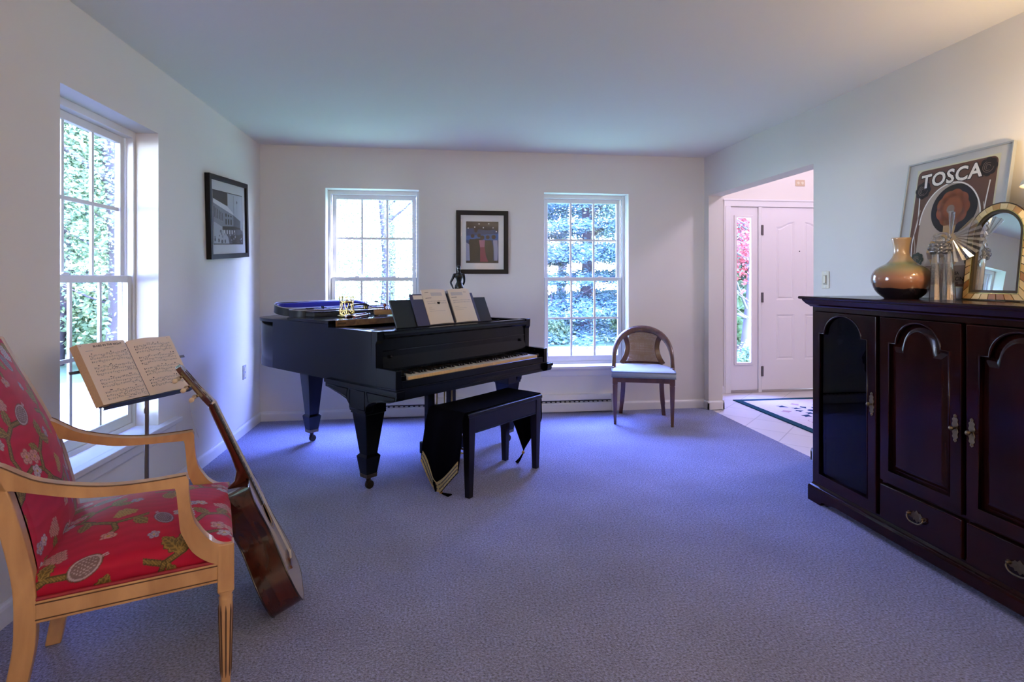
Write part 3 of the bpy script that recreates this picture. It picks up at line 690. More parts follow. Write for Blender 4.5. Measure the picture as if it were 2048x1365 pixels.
# wall anchors done; ---------------- music book on the desk
M_page=mat('paper_page',lin('#efe4d2'),.8,spec=.1); M_ink=mat('printed_ink',(.06,.05,.06),.8); M_grey=mat('printed_grey',(.45,.43,.42),.8)
M_purple=mat('book_cover_violet',(.045,.05,.11),.5)
def desk_book():
    # local frame: x along keys, y into the board, z up the board
    o=pw(0,0,0); R=Matrix.Rotation(PA,4,'Z')@Matrix.Translation((0,.262,.9425))@Matrix.Rotation(-DA,4,'X')
    Mw=Matrix.Translation((K0.x,K0.y,0))@R
    t=thing('music_book','open spiral-bound music book on the piano music desk','book',(Mw@Vector((.62,-.004,.006))),Mw.to_3x3())
    mb=MB(); mb.box((-.325,-.004,0.0),(.0,.0025,.222)); mb.box((0,-.004,0),(.255,.0025,.222)); mb.build('cover',M_purple,t,bevel=.001)
    def page(side):
        x0,x1=(-.222,-.012) if side<0 else (.012,.225)
        mb=MB(); H=.245
        def f(u,v,off=0.):
            x=x0+(x1-x0)*u; e=(1-u) if side>0 else u
            bulge=.012*math.sin(PI*min(1,e*1.0))**.7*.9+.004
            return Vector((x,-.005-bulge-off,.004+H*v))
        mb.grid(lambda u,v:f(u,v),12,2,0,True)
        # page block edges
        for vv,fl in ((0,1),(1,0)):
            vs=[f(i/12,vv) for i in range(13)]+[Vector((x0+(x1-x0)*i/12,-.004,.004+H*vv)) for i in range(13)]
            mb.add(vs,[(i,i+1,i+14,i+13) for i in range(12)])
        for uu in (0,1):
            a,b=f(uu,0),f(uu,1); mb.add([a,b,(a.x+ (0),-.004,b.z),(a.x,-.004,a.z)],[(0,1,2,3)])
        rg_=random.Random(5+side)
        def bar(u0,u1,v0,v1,m):
            n=6; vs=[]
            for i in range(n+1):
                u=u0+(u1-u0)*i/n; vs+=[f(u,v0,.0006),f(u,v1,.0006)]
            mb.add(vs,[(2*i,2*i+2,2*i+3,2*i+1) for i in range(n)],m)
        bar(.10,.24,.905,.915,1) if side<0 else bar(.66,.80,.895,.905,1)
        bar(.32,.80,.80,.90,3) if side<0 else bar(.10,.60,.80,.90,3)
        bar(.08,.30,.74,.752,1); 
        for k in range(2):
            z=.66-.06*k
            for q in range(5): bar(.10,.92,z-.006*q,z-.006*q+.0016,2)
            for q in range(16):
                u=.13+.048*q+rg_.random()*.01; bar(u,u+.012,z-.02*rg_.random(),z-.02*rg_.random()+.006,1)
        for k in range(3):
            z=.46-.05*k
            bar(.10,.10+.7*rg_.random()+.1,z,z+.006,2)
        mb.build('page',[M_page,M_ink,M_grey,mat('printed_photo',(.62,.60,.58),.8)],t)
    page(-1); page(1)
    mb=MB()
    for i in range(26):
        z=.012+.0088*i
        mb.tube([(.011*math.cos(a),-.012+.009*math.sin(a),z+.0012*a/6) for a in [2*PI*k/10 for k in range(11)]],.0013,5,cap=False)
    mb.build('spiral_binding',mat('black_wire',(.02,.02,.025),.4,.5),t)
    mb=MB(); mb.box((-.30,-.0042,.185),(-.20,-.004,.214)); mb.box((.14,-.020,.232),(.19,-.0185,.252)); mb.build('tab',M_page,t)
desk_book()
# ---------------- things on the lid
ZF=ZT+.043; ZL=ZT+.022
def at(u,w,z,r=0): return dict(loc=pw(u,w,z),rot=PA+r)
# violin case: open base with violin, lid part lying behind
M_case=mat('case_black_vinyl',(.014,.017,.018),.45,noise=(40,.3)); M_blue=mat('blue_velvet_lining',(.015,.02,.30),.9,sheen=.6); M_edge=mat('case_edge_trim',(.42,.38,.33),.4,.4)
def rrect(x0,y0,x1,y1,r,n=6):
    P=[]
    for cx,cy,a0 in ((x1-r,y0+r,-PI/2),(x1-r,y1-r,0),(x0+r,y1-r,PI/2),(x0+r,y0+r,PI)):
        for i in range(n+1): a=a0+PI/2*i/n; P.append((cx+r*math.cos(a),cy+r*math.sin(a)))
    return P
def shell(name,parent,x0,y0,x1,y1,z0,z1,r,y_end=None):
    o=rrect(x0,y0,x1,y1,r); i_=rrect(x0+.012,y0+.012,x1-.012,y1-.012,r-.008)
    mb=MB(); mb.prism(o,z0,z0+.008,smooth=True); mb.prism(o,z0+.008,z1,holes=[i_[::-1]],smooth=True); b=mb.build(name,M_case,parent)
    mb=MB(); mb.prism(i_,z0+.0085,z0+.02); ii=rrect(x0+.02,y0+.02,x1-.02,y1-.02,r-.014); mb.prism(i_,z0+.02,z1-.004,holes=[ii[::-1]]); mb.build('lining',M_blue,b)
    mb=MB(); mb.tube([(p[0],p[1],z1) for p in o],.0035,6,closed=True); mb.build('edge_trim',M_edge,b)
    return b
vc=thing('violin_case','open black violin case with blue velvet lining lying on the piano lid','case',**at(-.03,1.265,ZL+.001))
b=shell('case_base',vc,.02,-.105,.80,.105,0,.060,.095)
mb=MB()
for x in (.16,.20): mb.box((x-.006,-.109,.02),(x+.006,-.104,.05))
mb.build('latch',M_brass,vc,bevel=.001)
lid=shell('case_lid',vc,.02,.0,.80,.21,.0,.060,.095); lid.location=(0,.122,.006); lid.rotation_euler=(math.radians(11),0,0)
# violin inside
M_violin=wood('violin_varnish',(.10,.022,.010),(.26,.07,.025),6,(.2,1,1),.18,.6)
vi=thing('violin','dark red violin lying in the open violin case','violin',**at(.06,1.265,ZL+.023))
def vout(hw):   # half widths along length 0..0.355
    P=[(0,.0),(.012,.055),(.05,.096),(.09,.100),(.125,.078),(.15,.058),(.19,.056),(.22,.072),(.25,.083),(.30,.078),(.335,.05),(.350,.0)]
    top=cat2(P,4); return top+[(x,-y) for x,y in top[::-1][1:-1]]
vo=[(x,y*.86) for x,y in vout(0)]
mb=MB(); mb.prism(vo,0,.034); mb.build('body',M_violin,vi,bevel=.004)
mb=MB(); mb.box((.20,-.017,.040),(.50,.017,.046)); mb.box((.10,-.012,.038),(.17,.012,.044)); mb.box((.172,-.02,.034),(.176,.02,.058)); mb.build('fingerboard',M_ebony,vi,bevel=.002)
mb=MB(); mb.box((.345,-.013,.018),(.50,.013,.040)); mb.tube([(.50,0,.03),(.56,0,.022),(.60,0,.026),(.615,0,.038),(.60,0,.045),(.592,0,.036)],[.013,.012,.010,.009,.008,.006],8); mb.build('neck',M_violin,vi)
for k,(x,s) in enumerate(((.52,1),(.54,-1),(.56,1),(.575,-1))):
    mb=MB(); mb.tube([(x,0,.024),(x,s*.03,.024)],.003,6); mb.sphere((x,s*.036,.024),.008,8,sc=(.9,.8,.35)); mb.build('peg',M_ebony,vi)
bw=thing('violin_bow','thin dark violin bow laid across the open violin case','bow',**at(.12,1.30,ZL+.066,-.10))
mb=MB(); mb.tube([(0,0,0),(.25,0,.006),(.5,0,.004),(.70,0,.0)],[.004,.0038,.0035,.003],8); mb.build('stick',M_ebony,bw)
mb=MB(); mb.box((.04,-.004,-.012),(.69,.004,-.011)); mb.build('hair',M_page,bw)
mb=MB(); mb.box((.01,-.006,-.014),(.06,.006,0)); mb.build('frog',M_ebony,bw,bevel=.002)
# flat black slab (closed folder) in front of the case
t=thing('document_box','flat black box lying on the piano lid in front of the violin case','box',**at(.01,1.0,ZF+.001,-.02))
mb=MB(); mb.box((0,0,0),(.60,.115,.026)); mb.build('box_base',M_case,t,bevel=.002)
mb=MB(); mb.box((-.002,-.002,.027),(.602,.117,.034)); mb.build('box_lid',M_pbg,t,bevel=.002)
# shoulder rest on the box
t=thing('shoulder_rest','black padded violin shoulder rest standing on the flat black box','shoulder rest',**at(.33,1.06,ZF+.0345,.05))
mb=MB(); mb.tube([(0,0,.022),(.03,0,.034),(.08,0,.037),(.13,0,.034),(.16,0,.024)],1,sec=[(.009,-.017),(.009,.017),(-.004,.017),(-.004,-.017)],up=(0,0,1),smooth=False); mb.build('pad',M_case,t)
for x in (.006,.152):
    mb=MB(); mb.tube([(x,-.012,0),(x,-.012,.026)],.004,8); mb.tube([(x,.012,0),(x,.012,.026)],.004,8); mb.build('foot',M_ebony,t)
# small brass bell and tuning fork behind
t=thing('brass_bell','small brass bell with ring handle standing behind the shoulder rest','bell',**at(.50,1.105,ZF+.0345))
mb=MB(); mb.lathe([(.018,0),(.020,.004),(.015,.018),(.012,.030),(.006,.036)],20); mb.build('bell_cup',M_brass,t)
mb=MB(); mb.tube([(.012*math.cos(a),0,.048+.012*math.sin(a)) for a in [2*PI*i/16 for i in range(16)]],.003,8,closed=True); mb.build('ring_handle',M_brass,t)
t=thing('wire_beater','thin dark wire beater with oval head propped beside the brass bell','beater',**at(.55,1.03,ZF+.0365,.15))
mb=MB(); mb.tube([(0,0,.050),(.16,.0,.004)],.0022,6); mb.build('shaft',M_ebony,t)
mb=MB(); mb.sphere((-.01,0,.054),.011,10,sc=(2,.7,.6)); mb.tube([(-.01,0,.0),(-.01,0,.05)],.0025,6); mb.build('head',M_ebony,t)
# brass lyre stand
t=thing('brass_holder','ornate brass lyre-sided bottle holder on the piano lid','holder',**at(.195,.895,ZF+.001))
mb=MB(); mb.lathe([(.055,0),(.064,.002),(.066,.006),(.060,.010),(.052,.008),(.02,.006),(.001,.006)],36); mb.build('base_tray',M_brass,t)
for k in range(4):
    M=Matrix.Rotation(k*PI/2+.5,4,'Z')@Matrix.Translation((.043,0,.008))
    mb=MB(); sec=[(1.4,-.6),(1.4,.6),(-1.4,.6),(-1.4,-.6)]
    # lyre outline in plane y-z
    for s in (-1,1):
        P=catmull([(0,s*.006,.0),(0,s*.020,.012),(0,s*.024,.032),(0,s*.014,.055),(0,s*.009,.075),(0,s*.013,.096),(0,s*.023,.116),(0,s*.019,.130),(0,s*.012,.120)],5)
        mb.tube(P,.0032,8,M=M)
    mb.tube([(0,-.012,.098),(0,.012,.098)],.003,6,M=M); mb.tube([(0,-.022,.032),(0,.022,.032)],.003,6,M=M)
    mb.tube([(.001,.011*math.cos(a),.016+.011*math.sin(a)) for a in [2*PI*i/12 for i in range(12)]],.0026,6,closed=True,M=M)
    mb.build('lyre_side',M_brass,t)
mb=MB(); mb.tube([(.044*math.cos(a),.044*math.sin(a),.100) for a in [2*PI*i/32 for i in range(32)]],.0045,8,closed=True,sec=[(1.8,-.5),(1.8,.5),(-1.8,.5),(-1.8,-.5)]); mb.tube([(.044*math.cos(a),.044*math.sin(a),.042) for a in [2*PI*i/32 for i in range(32)]],.003,8,closed=True); mb.build('ring_band',M_brass,t)
# two dark red mallets
M_redwood=wood('red_stained_wood',(.09,.015,.010),(.20,.035,.02),7,(.2,1,1),.25,.5)
mal=None
for k,(a,b,lab) in enumerate([((.125,.80),(.42,1.0-.03),'dark red wooden mallet stick touching the brass holder'),((.10,.665),(.40,.885),'dark red wooden mallet stick nearest the front edge of the piano lid')]):
    d=Vector((b[0]-a[0],b[1]-a[1],0)); ang=math.atan2(d.y,d.x)
    t=thing('mallet',lab,'mallet',pw(a[0],a[1],ZF+.0095),PA+ang,group='two wooden mallets on the piano lid')
    if mal is None:
        mb=MB(); mb.tube([(0,0,0),(.02,0,0),(.29,0,.0)],[.0085,.0085,.0065],12); p1=mb.build('shaft',M_redwood,t)
        mb=MB(); mb.tube([(.285,0,0),(.315,0,0)],.0088,12); p2=mb.build('tip',M_ebony,t); mal=(p1,p2)
    else:
        for p in mal: c=p.copy(); COL.objects.link(c); c.parent=t
# thumb-piano style wooden box with turned knobs
M_honey=wood('honey_wood',(.24,.11,.035),(.42,.23,.09),5,(.15,1,1),.35,.3)
t=thing('wooden_zither','small honey-coloured wooden box instrument with two turned knobs on the piano lid','instrument',**at(.36,.80,ZF+.001,-.55))
mb=MB(); mb.box((0,0,.006),(.26,.10,.040)); mb.box((.01,.01,0),(.03,.09,.006)); mb.box((.23,.01,0),(.25,.09,.006)); mb.build('sound_box',M_honey,t,bevel=.003)
mb=MB(); mb.box((-.002,-.002,.040),(.262,.102,.046)); mb.build('top_plate',M_redwood,t,bevel=.002)
mb=MB()
for i in range(14): mb.tube([(.02+.017*i,.006,.046),(.02+.017*i,.006,.052)],.003,6)
mb.build('tuning_pin',M_ebony,t)
for x in (.075,.125):
    mb=MB(); mb.lathe([(.008,.046),(.005,.052),(.004,.060),(.010,.066),(.012,.074),(.009,.082),(.002,.085)],16,Matrix.Translation((x,.05,0))); mb.build('knob',M_redwood,t)
# ---------------- bronze statuette
def statuette():
    M_bz=mat('dark_bronze',(.010,.012,.012),.3,.6,coat=.3)
    t=thing('figurine','dark bronze figurine of an armed standing nude on the piano lid behind the music book','figurine',pw(1.055,.66,ZF+.0015),PA-.55)
    t['label']='dark bronze figurine of a standing nude on the piano lid behind the music book'
    mb=MB(); mb.lathe([(.040,0),(.042,.004),(.036,.012),(.032,.018),(.001,.018)],24); mb.build('plinth',M_bz,t)
    S=.352/1.74; z0=.016
    mb=MB()
    def limb(P,R): mb.tube([tuple(c*S+(z0 if k==2 else 0) for k,c in enumerate(p)) for p in catmull(P,4)],[r*S for r in [q.x for q in catmull([(r,0,0) for r in R],4)]],12); [mb.sphere(tuple(c*S+(z0 if k==2 else 0) for k,c in enumerate(p)),r*S,10) for p,r in zip(P,R)]
    def ell(c,r,sc): mb.sphere(tuple(q*S+(z0 if k==2 else 0) for k,q in enumerate(c)),r*S,14,0,sc)
    limb([(0,.0,.90),(0,.01,1.00),(0,.015,1.10),(0,.01,1.22),(0,.01,1.34),(0,.0,1.42)],[.150,.140,.108,.125,.135,.07]); ell((0,.0,.93),.17,(1,.72,.8)); ell((0,.005,1.30),.16,(1.05,.66,.9)); ell((0,.01,1.385),.17,(1.1,.5,.4))
    limb([(0,.005,1.40),(0,0,1.47),(0,-.005,1.54)],[.06,.052,.055]); ell((0,-.012,1.62),.088,(.86,1.0,1.22)); ell((0,.02,1.66),.085,(.95,1.0,1.0)); ell((0,.095,1.68),.045,(1,1,1)); ell((0,-.10,1.605),.016,(1,1,1.4))
    # right arm bent out with the hand by the hip, left arm drawn behind the back
    limb([(-.185,.01,1.37),(-.255,.035,1.20),(-.315,.05,1.07),(-.275,.0,.94),(-.235,-.03,.84),(-.215,-.04,.77)],[.058,.048,.042,.036,.028,.020])
    limb([(.185,.01,1.37),(.225,.06,1.20),(.225,.11,1.06),(.17,.15,.96),(.10,.155,.90)],[.058,.048,.042,.034,.026])
    for s,f in ((-1,0),(1,.04)):
        limb([(s*.085,.0,.86),(s*.09,-.01,.70),(s*.085,-.03-f,.50),(s*.08,.015,.34),(s*.075,.02,.10),(s*.075,.015,.05)],[.105,.092,.062,.066,.036,.036]); limb([(s*.075,.02,.035),(s*.08,-.05,.028),(s*.088,-.12,.020)],[.036,.032,.022])
        ell((s*.068,-.075,1.285),.058,(1,.8,.9))
    o=mb.build('figure',M_bz,t)
    rm=o.modifiers.new('Remesh','REMESH'); rm.mode='VOXEL'; rm.voxel_size=.0022; rm.use_smooth_shade=True
    sm=o.modifiers.new('Smooth','SMOOTH'); sm.iterations=4; sm.factor=.5
statuette()
# ---------------------------------------------------------------- piano bench and velvet runner
BA=math.radians(43.9)
M_bench=mat('bench_black_lacquer',(.005,.004,.008),.33,spec=.3,noise=(8,.3))
bt=thing('piano_bench','black wooden piano bench with tapered legs in front of the keyboard','bench',(.318,3.533,0),BA)
bl,bd=.345,.152
mb=MB(); mb.box((-bl-.012,-bd-.012,.462),(bl+.012,bd+.012,.486)); mb.build('seat_lid',M_bench,bt,bevel=.006,seg=3)
mb=MB(); mb.box((-bl,-bd,.365),(bl,bd,.4615)); mb.build('apron',M_bench,bt,bevel=.002)
mb=MB(); mb.box((-bl-.001,-bd-.001,.372),(bl+.001,-bd+.001,.376)); mb.build('apron_bead',M_pbg,bt)
for sx in (-1,1):
    for sy in (-1,1):
        mb=MB(); h=.026; mb.frus((0,0,.017,.017,0),(0,0,h,h,.365)); mb.box((-h,-h,.365),(h,h,.462)); l=mb.build('leg',M_bench,bt,bevel=.002); l.location=(sx*(bl-.022),sy*(bd-.022),0)
def runner():
    M_vel=mat('black_velvet',(.0015,.0012,.002),.95,spec=.02)
    M_gold=mat('gold_braid',(.42,.30,.10),.5,.3,noise=(90,.6)); M_braid=mat('braid_motif',(.06,.05,.04),.7)
    t=thing('table_runner','black velvet runner with gold braided ends draped over the piano bench','runner',(.318,3.533,0),BA)
    W=.140; zt=.489
    # centre line: (x,z) from near-left tip to far-right tip
    L=[(-.392,.012),(-.398,.06),(-.396,.14),(-.392,.24),(-.388,.34),(-.385,.42),(-.381,.462),(-.368,.488),(-.34,.4925),(-.2,.4905),(0,.490),(.2,.4905),(.34,.4925),(.368,.488),(.381,.462),(.386,.40),(.390,.30),(.386,.20),(.376,.10),(.372,.075)]
    P=cat2(L,5); n=len(P)
    ds=[0]
    for i in range(1,n): ds.append(ds[-1]+math.hypot(P[i][0]-P[i-1][0],P[i][1]-P[i-1][1]))
    tot=ds[-1]; ptl,ptr=.155,.235    # length of the pointed ends
    def hw(s):
        if s<ptl: return W*1.02*max(.004,s/ptl)
        if s>tot-ptr: return W*max(.004,(tot-s)/ptr)
        if s<.5: return W*(1.0+.06*math.sin(PI*(s-ptl)/(.5-ptl)))
        return W
    def pt(i,v,th):
        a=Vector(P[max(i-1,0)]);b=Vector(P[min(i+1,n-1)]);d=(b-a).normalized(); nn=Vector((-d.y,d.x))
        hang=max(0,abs(P[i][0])-.36)/.03; hang=min(1,hang)
        wav=.010*hang*math.sin(v*5.5+i*.05)*(1 if P[i][0]<0 else .8)
        o=th+wav
        skew=(.02+.06*(v+1)/2)*max(0,(.46-P[i][1]))/.4 if P[i][0]<0 else .03*max(0,.35-P[i][1])
        return Vector((P[i][0]+nn.x*o,v*hw(ds[i])+skew,max(.004+th,P[i][1]+nn.y*o)))
    mb=MB(); m=16
    for th,fl in ((.0015,True),(-.0008,False)):
        vs=[pt(i,-1+2*j/m,th) for i in range(n) for j in range(m+1)]
        fs=[]
        for i in range(n-1):
            for j in range(m):
                a=i*(m+1)+j; q=(a,a+1,a+m+2,a+m+1); fs.append(q[::-1] if fl else q)
        mb.add(vs,fs,0,True)
    for j in (-1,1):
        vs=[pt(i,j,.0015) for i in range(n)]+[pt(i,j,-.0008) for i in range(n)]
        mb.add(vs,[(i,i+1,i+1+n,i+n) for i in range(n-1)])
    c=mb.build('cloth',M_vel,t)
    # gold braid along the near pointed end
    def at_s(s,y):
        k=min(range(n),key=lambda i:abs(ds[i]-s)); 
        i=max(0,k-1) if ds[k]>s else k
        i=min(i,n-2); f=(s-ds[i])/max(1e-6,ds[i+1]-ds[i])
        a=pt(i,max(-1,min(1,y/hw(ds[i]))),.004); b=pt(i+1,max(-1,min(1,y/hw(ds[i+1]))),.004); return a.lerp(b,f)
    mb=MB()
    for sg in (-1,1):
        A=[];B=[];K=26
        for k in range(K+1):
            f=k/K; y=sg*W*1.0*f
            A.append(at_s(.002+ptl*f,y*.995)); B.append(at_s(.002+ptl*f+.055,y*.97))
        vs=A+B; mb.add(vs,[(k,k+1,k+1+K+1,k+K+1) for k in range(K)],0,True)
        for k in range(0,K):
            for ff in (.3,.7):
                p=A[k].lerp(B[k],ff); mb.sphere(p+Vector((-.001,0,.0)),.0045,6,1,(.5,1,1))
        mb.tube([a+Vector((-.001,0,0)) for a in A],.0025,6,0); mb.tube([b+Vector((-.001,0,0)) for b in B],.002,6,0)
    mb.build('gold_braid',[M_gold,M_braid],t)
    for (x,y,z,dx,dy) in ((-.395,.025,.012,.015,-.06),(.374,.012,.06,-.06,.01)):
        mb=MB(); mb.sphere((x,y,z+.004),.011,10); mb.build('tassel_knot',mat('tassel_gold',(.45,.24,.05),.6),t)
        mb=MB()
        for q in range(12):
            a=-.5+q/11.; e=Vector((x+dx*(1+.1*a)-dy*a*.5,y+dy*(1+.1*a)+dx*a*.5,.006)); mb.tube([(x,y,z),((x+e.x)/2,(y+e.y)/2,max(.008,z*.45)),e],.004,5)
        mb.build('tassel_fringe',M_vel,t)
runner()

# ---------------------------------------------------------------- armchair
def brocade(X,Y,seed=0):
    """woven colour at metre coordinates: crimson ground with vines, leaves, blossoms, fruit"""
    shp=X.shape; col=np.zeros(shp+(3,)); base=np.array([.44,.010,.042]); rib=.97+.03*np.sin(X*2*np.pi/.0042)
    col[:]=base; col*=(rib*(.96+.06*np.sin(Y*170+np.sin(X*60))))[...,None]
    PX,PY=.42,.40          # repeat, alternate columns dropped by half
    def put(mask,c,a=1.): col[mask]=col[mask]*(1-a)+np.array(c)*a
    GR=(.075,.055,.022); GL=(.27,.18,.05); OL=(.125,.088,.03); PK=(.50,.24,.22); WH=(.46,.36,.40); YE=(.42,.25,.06); LV=(.33,.26,.36)
    cx=np.round((X)/PX); x=X-cx*PX; yy=Y+(np.abs(cx)%2)*PY/2; cy=np.round(yy/PY); y=yy-cy*PY
    def seg(P,w,c,stripe=None):
        d=np.full(shp,9.)
        for (a,b),(e,f) in zip(P[:-1],P[1:]):
            vx,vy=e-a,f-b; t=np.clip(((x-a)*vx+(y-b)*vy)/(vx*vx+vy*vy+1e-12),0,1); d=np.minimum(d,np.hypot(x-a-t*vx,y-b-t*vy))
        put(d<w*1.35,GR); put(d<w*.75,c)
        if stripe is not None: put((d<w*.8)&(np.sin((x+y)*900)>.3),stripe)
    def leaf(a,b,L,wd,ang,c1=OL,c2=GL):
        ca,sa=np.cos(ang),np.sin(ang); u=((x-a)*ca+(y-b)*sa)/L; v=(-(x-a)*sa+(y-b)*ca)/wd
        h=np.clip(np.sin(np.pi*np.clip(u,0,1)),0,1)**.8*(1+.12*np.sin(u*28)); r=np.abs(v)/np.maximum(h,1e-3)
        ins=(u>0)&(u<1)&(r<1); put(ins,GR); put(ins&(r<.86),c1); put(ins&(r>.62)&(r<.86),c2); put(ins&(np.abs(v)<.09),c2); put(ins&(r<.62)&(np.sin(u*34-np.abs(v)*9)>.55),c2,.8)
    def bloss(a,b,R,c,rot=0):
        dx,dy=x-a,y-b; r=np.hypot(dx,dy)/R; t=np.arctan2(dy,dx)+rot; k=np.abs(np.cos(2.5*t)); edge=.62+.38*k**.6
        ins=r<edge; put(ins,tuple(q*.5 for q in c)); put(r<edge*.9,c); put((r<edge*.9)&(k<.22)&(r>.25),tuple(q*.45 for q in c)); put((r>edge*.55)&(r<edge*.66),tuple(q*.55 for q in c)); put(r<.2,YE)
    def pome(a,b,L,wd,ang,c):
        ca,sa=np.cos(ang),np.sin(ang); u=((x-a)*ca+(y-b)*sa)/L; v=(-(x-a)*sa+(y-b)*ca)/wd; r=np.hypot(u,v)
        put(r<1.06,GR,.7); put(r<1,tuple(q*.40 for q in c),.75); put((r>.82)&(r<.95),c,.8); put((r<.70)&(np.sin(u*30+v*12)>.2)&(np.sin(v*26)>0),c,.8)
        crown=(u>.95)&(u<1.35)&(np.abs(v)<.38*(u-.6))&(np.sin(v*26)>-.3); put(crown,c)
    def grapes(a,b,ang,c):
        k=0
        for row in range(5):
            for q in range(max(1,5-abs(row-1))):
                u=-.012*row; v=.0125*(q-(max(1,5-abs(row-1))-1)/2); ca,sa=np.cos(ang),np.sin(ang)
                gx,gy=a+u*ca-v*sa,b+u*sa+v*ca; d=np.hypot(x-gx,y-gy); put(d<.0072,tuple(t*.45 for t in c)); put(d<.0060,c); put(d<.0028,tuple(t*.7 for t in c))
    V1=[(-.21,-.10),(-.16,-.115),(-.11,-.09),(-.07,-.045),(-.02,-.03),(.03,-.05),(.07,-.095),(.12,-.125),(.17,-.115),(.21,-.10)]
    V2=[(-.07,-.045),(-.085,.02),(-.06,.07),(-.01,.10),(.04,.10)]; V3=[(.03,-.05),(.055,.0),(.10,.03),(.15,.02)]; V4=[(.12,-.125),(.13,-.16),(.11,-.19)]; V5=[(-.16,-.115),(-.175,-.15)]
    for V in (V1,V2,V3,V4,V5): seg(V,.0058,OL,GL)
    leaf(-.12,-.095,.075,.021,2.25); leaf(-.12,-.09,.07,.019,1.35); leaf(-.15,-.115,.055,.016,-1.2); leaf(-.045,.08,.06,.018,2.5); leaf(-.02,.10,.055,.017,1.2); leaf(.10,.03,.065,.020,1.1); leaf(.10,.03,.06,.018,-.3); leaf(.05,-.07,.06,.018,-1.7); leaf(.17,-.115,.06,.018,-.8); leaf(.055,0,.05,.015,2.4)
    pome(.075,.115,.042,.026,.5,WH); pome(-.165,-.165,.03,.020,-1.3,YE); pome(-.17,.06,.036,.022,2.1,LV)
    bloss(-.02,.005,.026,PK); bloss(.018,-.005,.024,PK,.6); bloss(-.005,-.045,.022,WH,.3); bloss(.165,.035,.020,LV,.2); bloss(.115,-.19,.022,PK); bloss(-.10,.155,.021,LV,.4); bloss(-.07,.165,.019,WH,.1); bloss(-.19,-.02,.017,LV,.8)
    grapes(.155,-.05,.9,YE); grapes(-.125,.10,2.2,WH); grapes(.02,.175,.2,PK)
    return col
def color_grid(mb_obj,UV):
    me=mb_obj.data; c=brocade(UV[:,0],UV[:,1]); ca=me.color_attributes.new('Col','FLOAT_COLOR','POINT')
    ca.data.foreach_set('color',np.concatenate([c,np.ones((len(c),1))],1).astype(np.float32).ravel())
def np_grid(name,Pf,nu,nv,matl,parent,uvf,flip=False):
    u,v=np.meshgrid(np.linspace(0,1,nu+1),np.linspace(0,1,nv+1)); u=u.ravel();v=v.ravel()
    P=Pf(u,v); me=bpy.data.meshes.new(name); n=len(u); me.vertices.add(n); me.vertices.foreach_set('co',P.astype(np.float32).ravel())
    a=(np.arange(nv)[:,None]*(nu+1)+np.arange(nu)[None,:]).ravel(); Q=np.stack([a,a+1,a+nu+2,a+nu+1],1)
    if flip: Q=Q[:,::-1]
    k=len(Q); me.loops.add(4*k); me.loops.foreach_set('vertex_index',Q.astype(np.int32).ravel()); me.polygons.add(k)
    me.polygons.foreach_set('loop_start',np.arange(0,4*k,4,dtype=np.int32)); me.polygons.foreach_set('loop_total',np.full(k,4,dtype=np.int32)); me.polygons.foreach_set('use_smooth',np.ones(k,dtype=bool))
    me.materials.append(matl); me.update(); me.validate()
    o=bpy.data.objects.new(name,me); COL.objects.link(o); o.parent=parent; color_grid(o,uvf(u,v)); return o
CA=math.radians(20.5); OC=Vector((-.75,2.043,0))
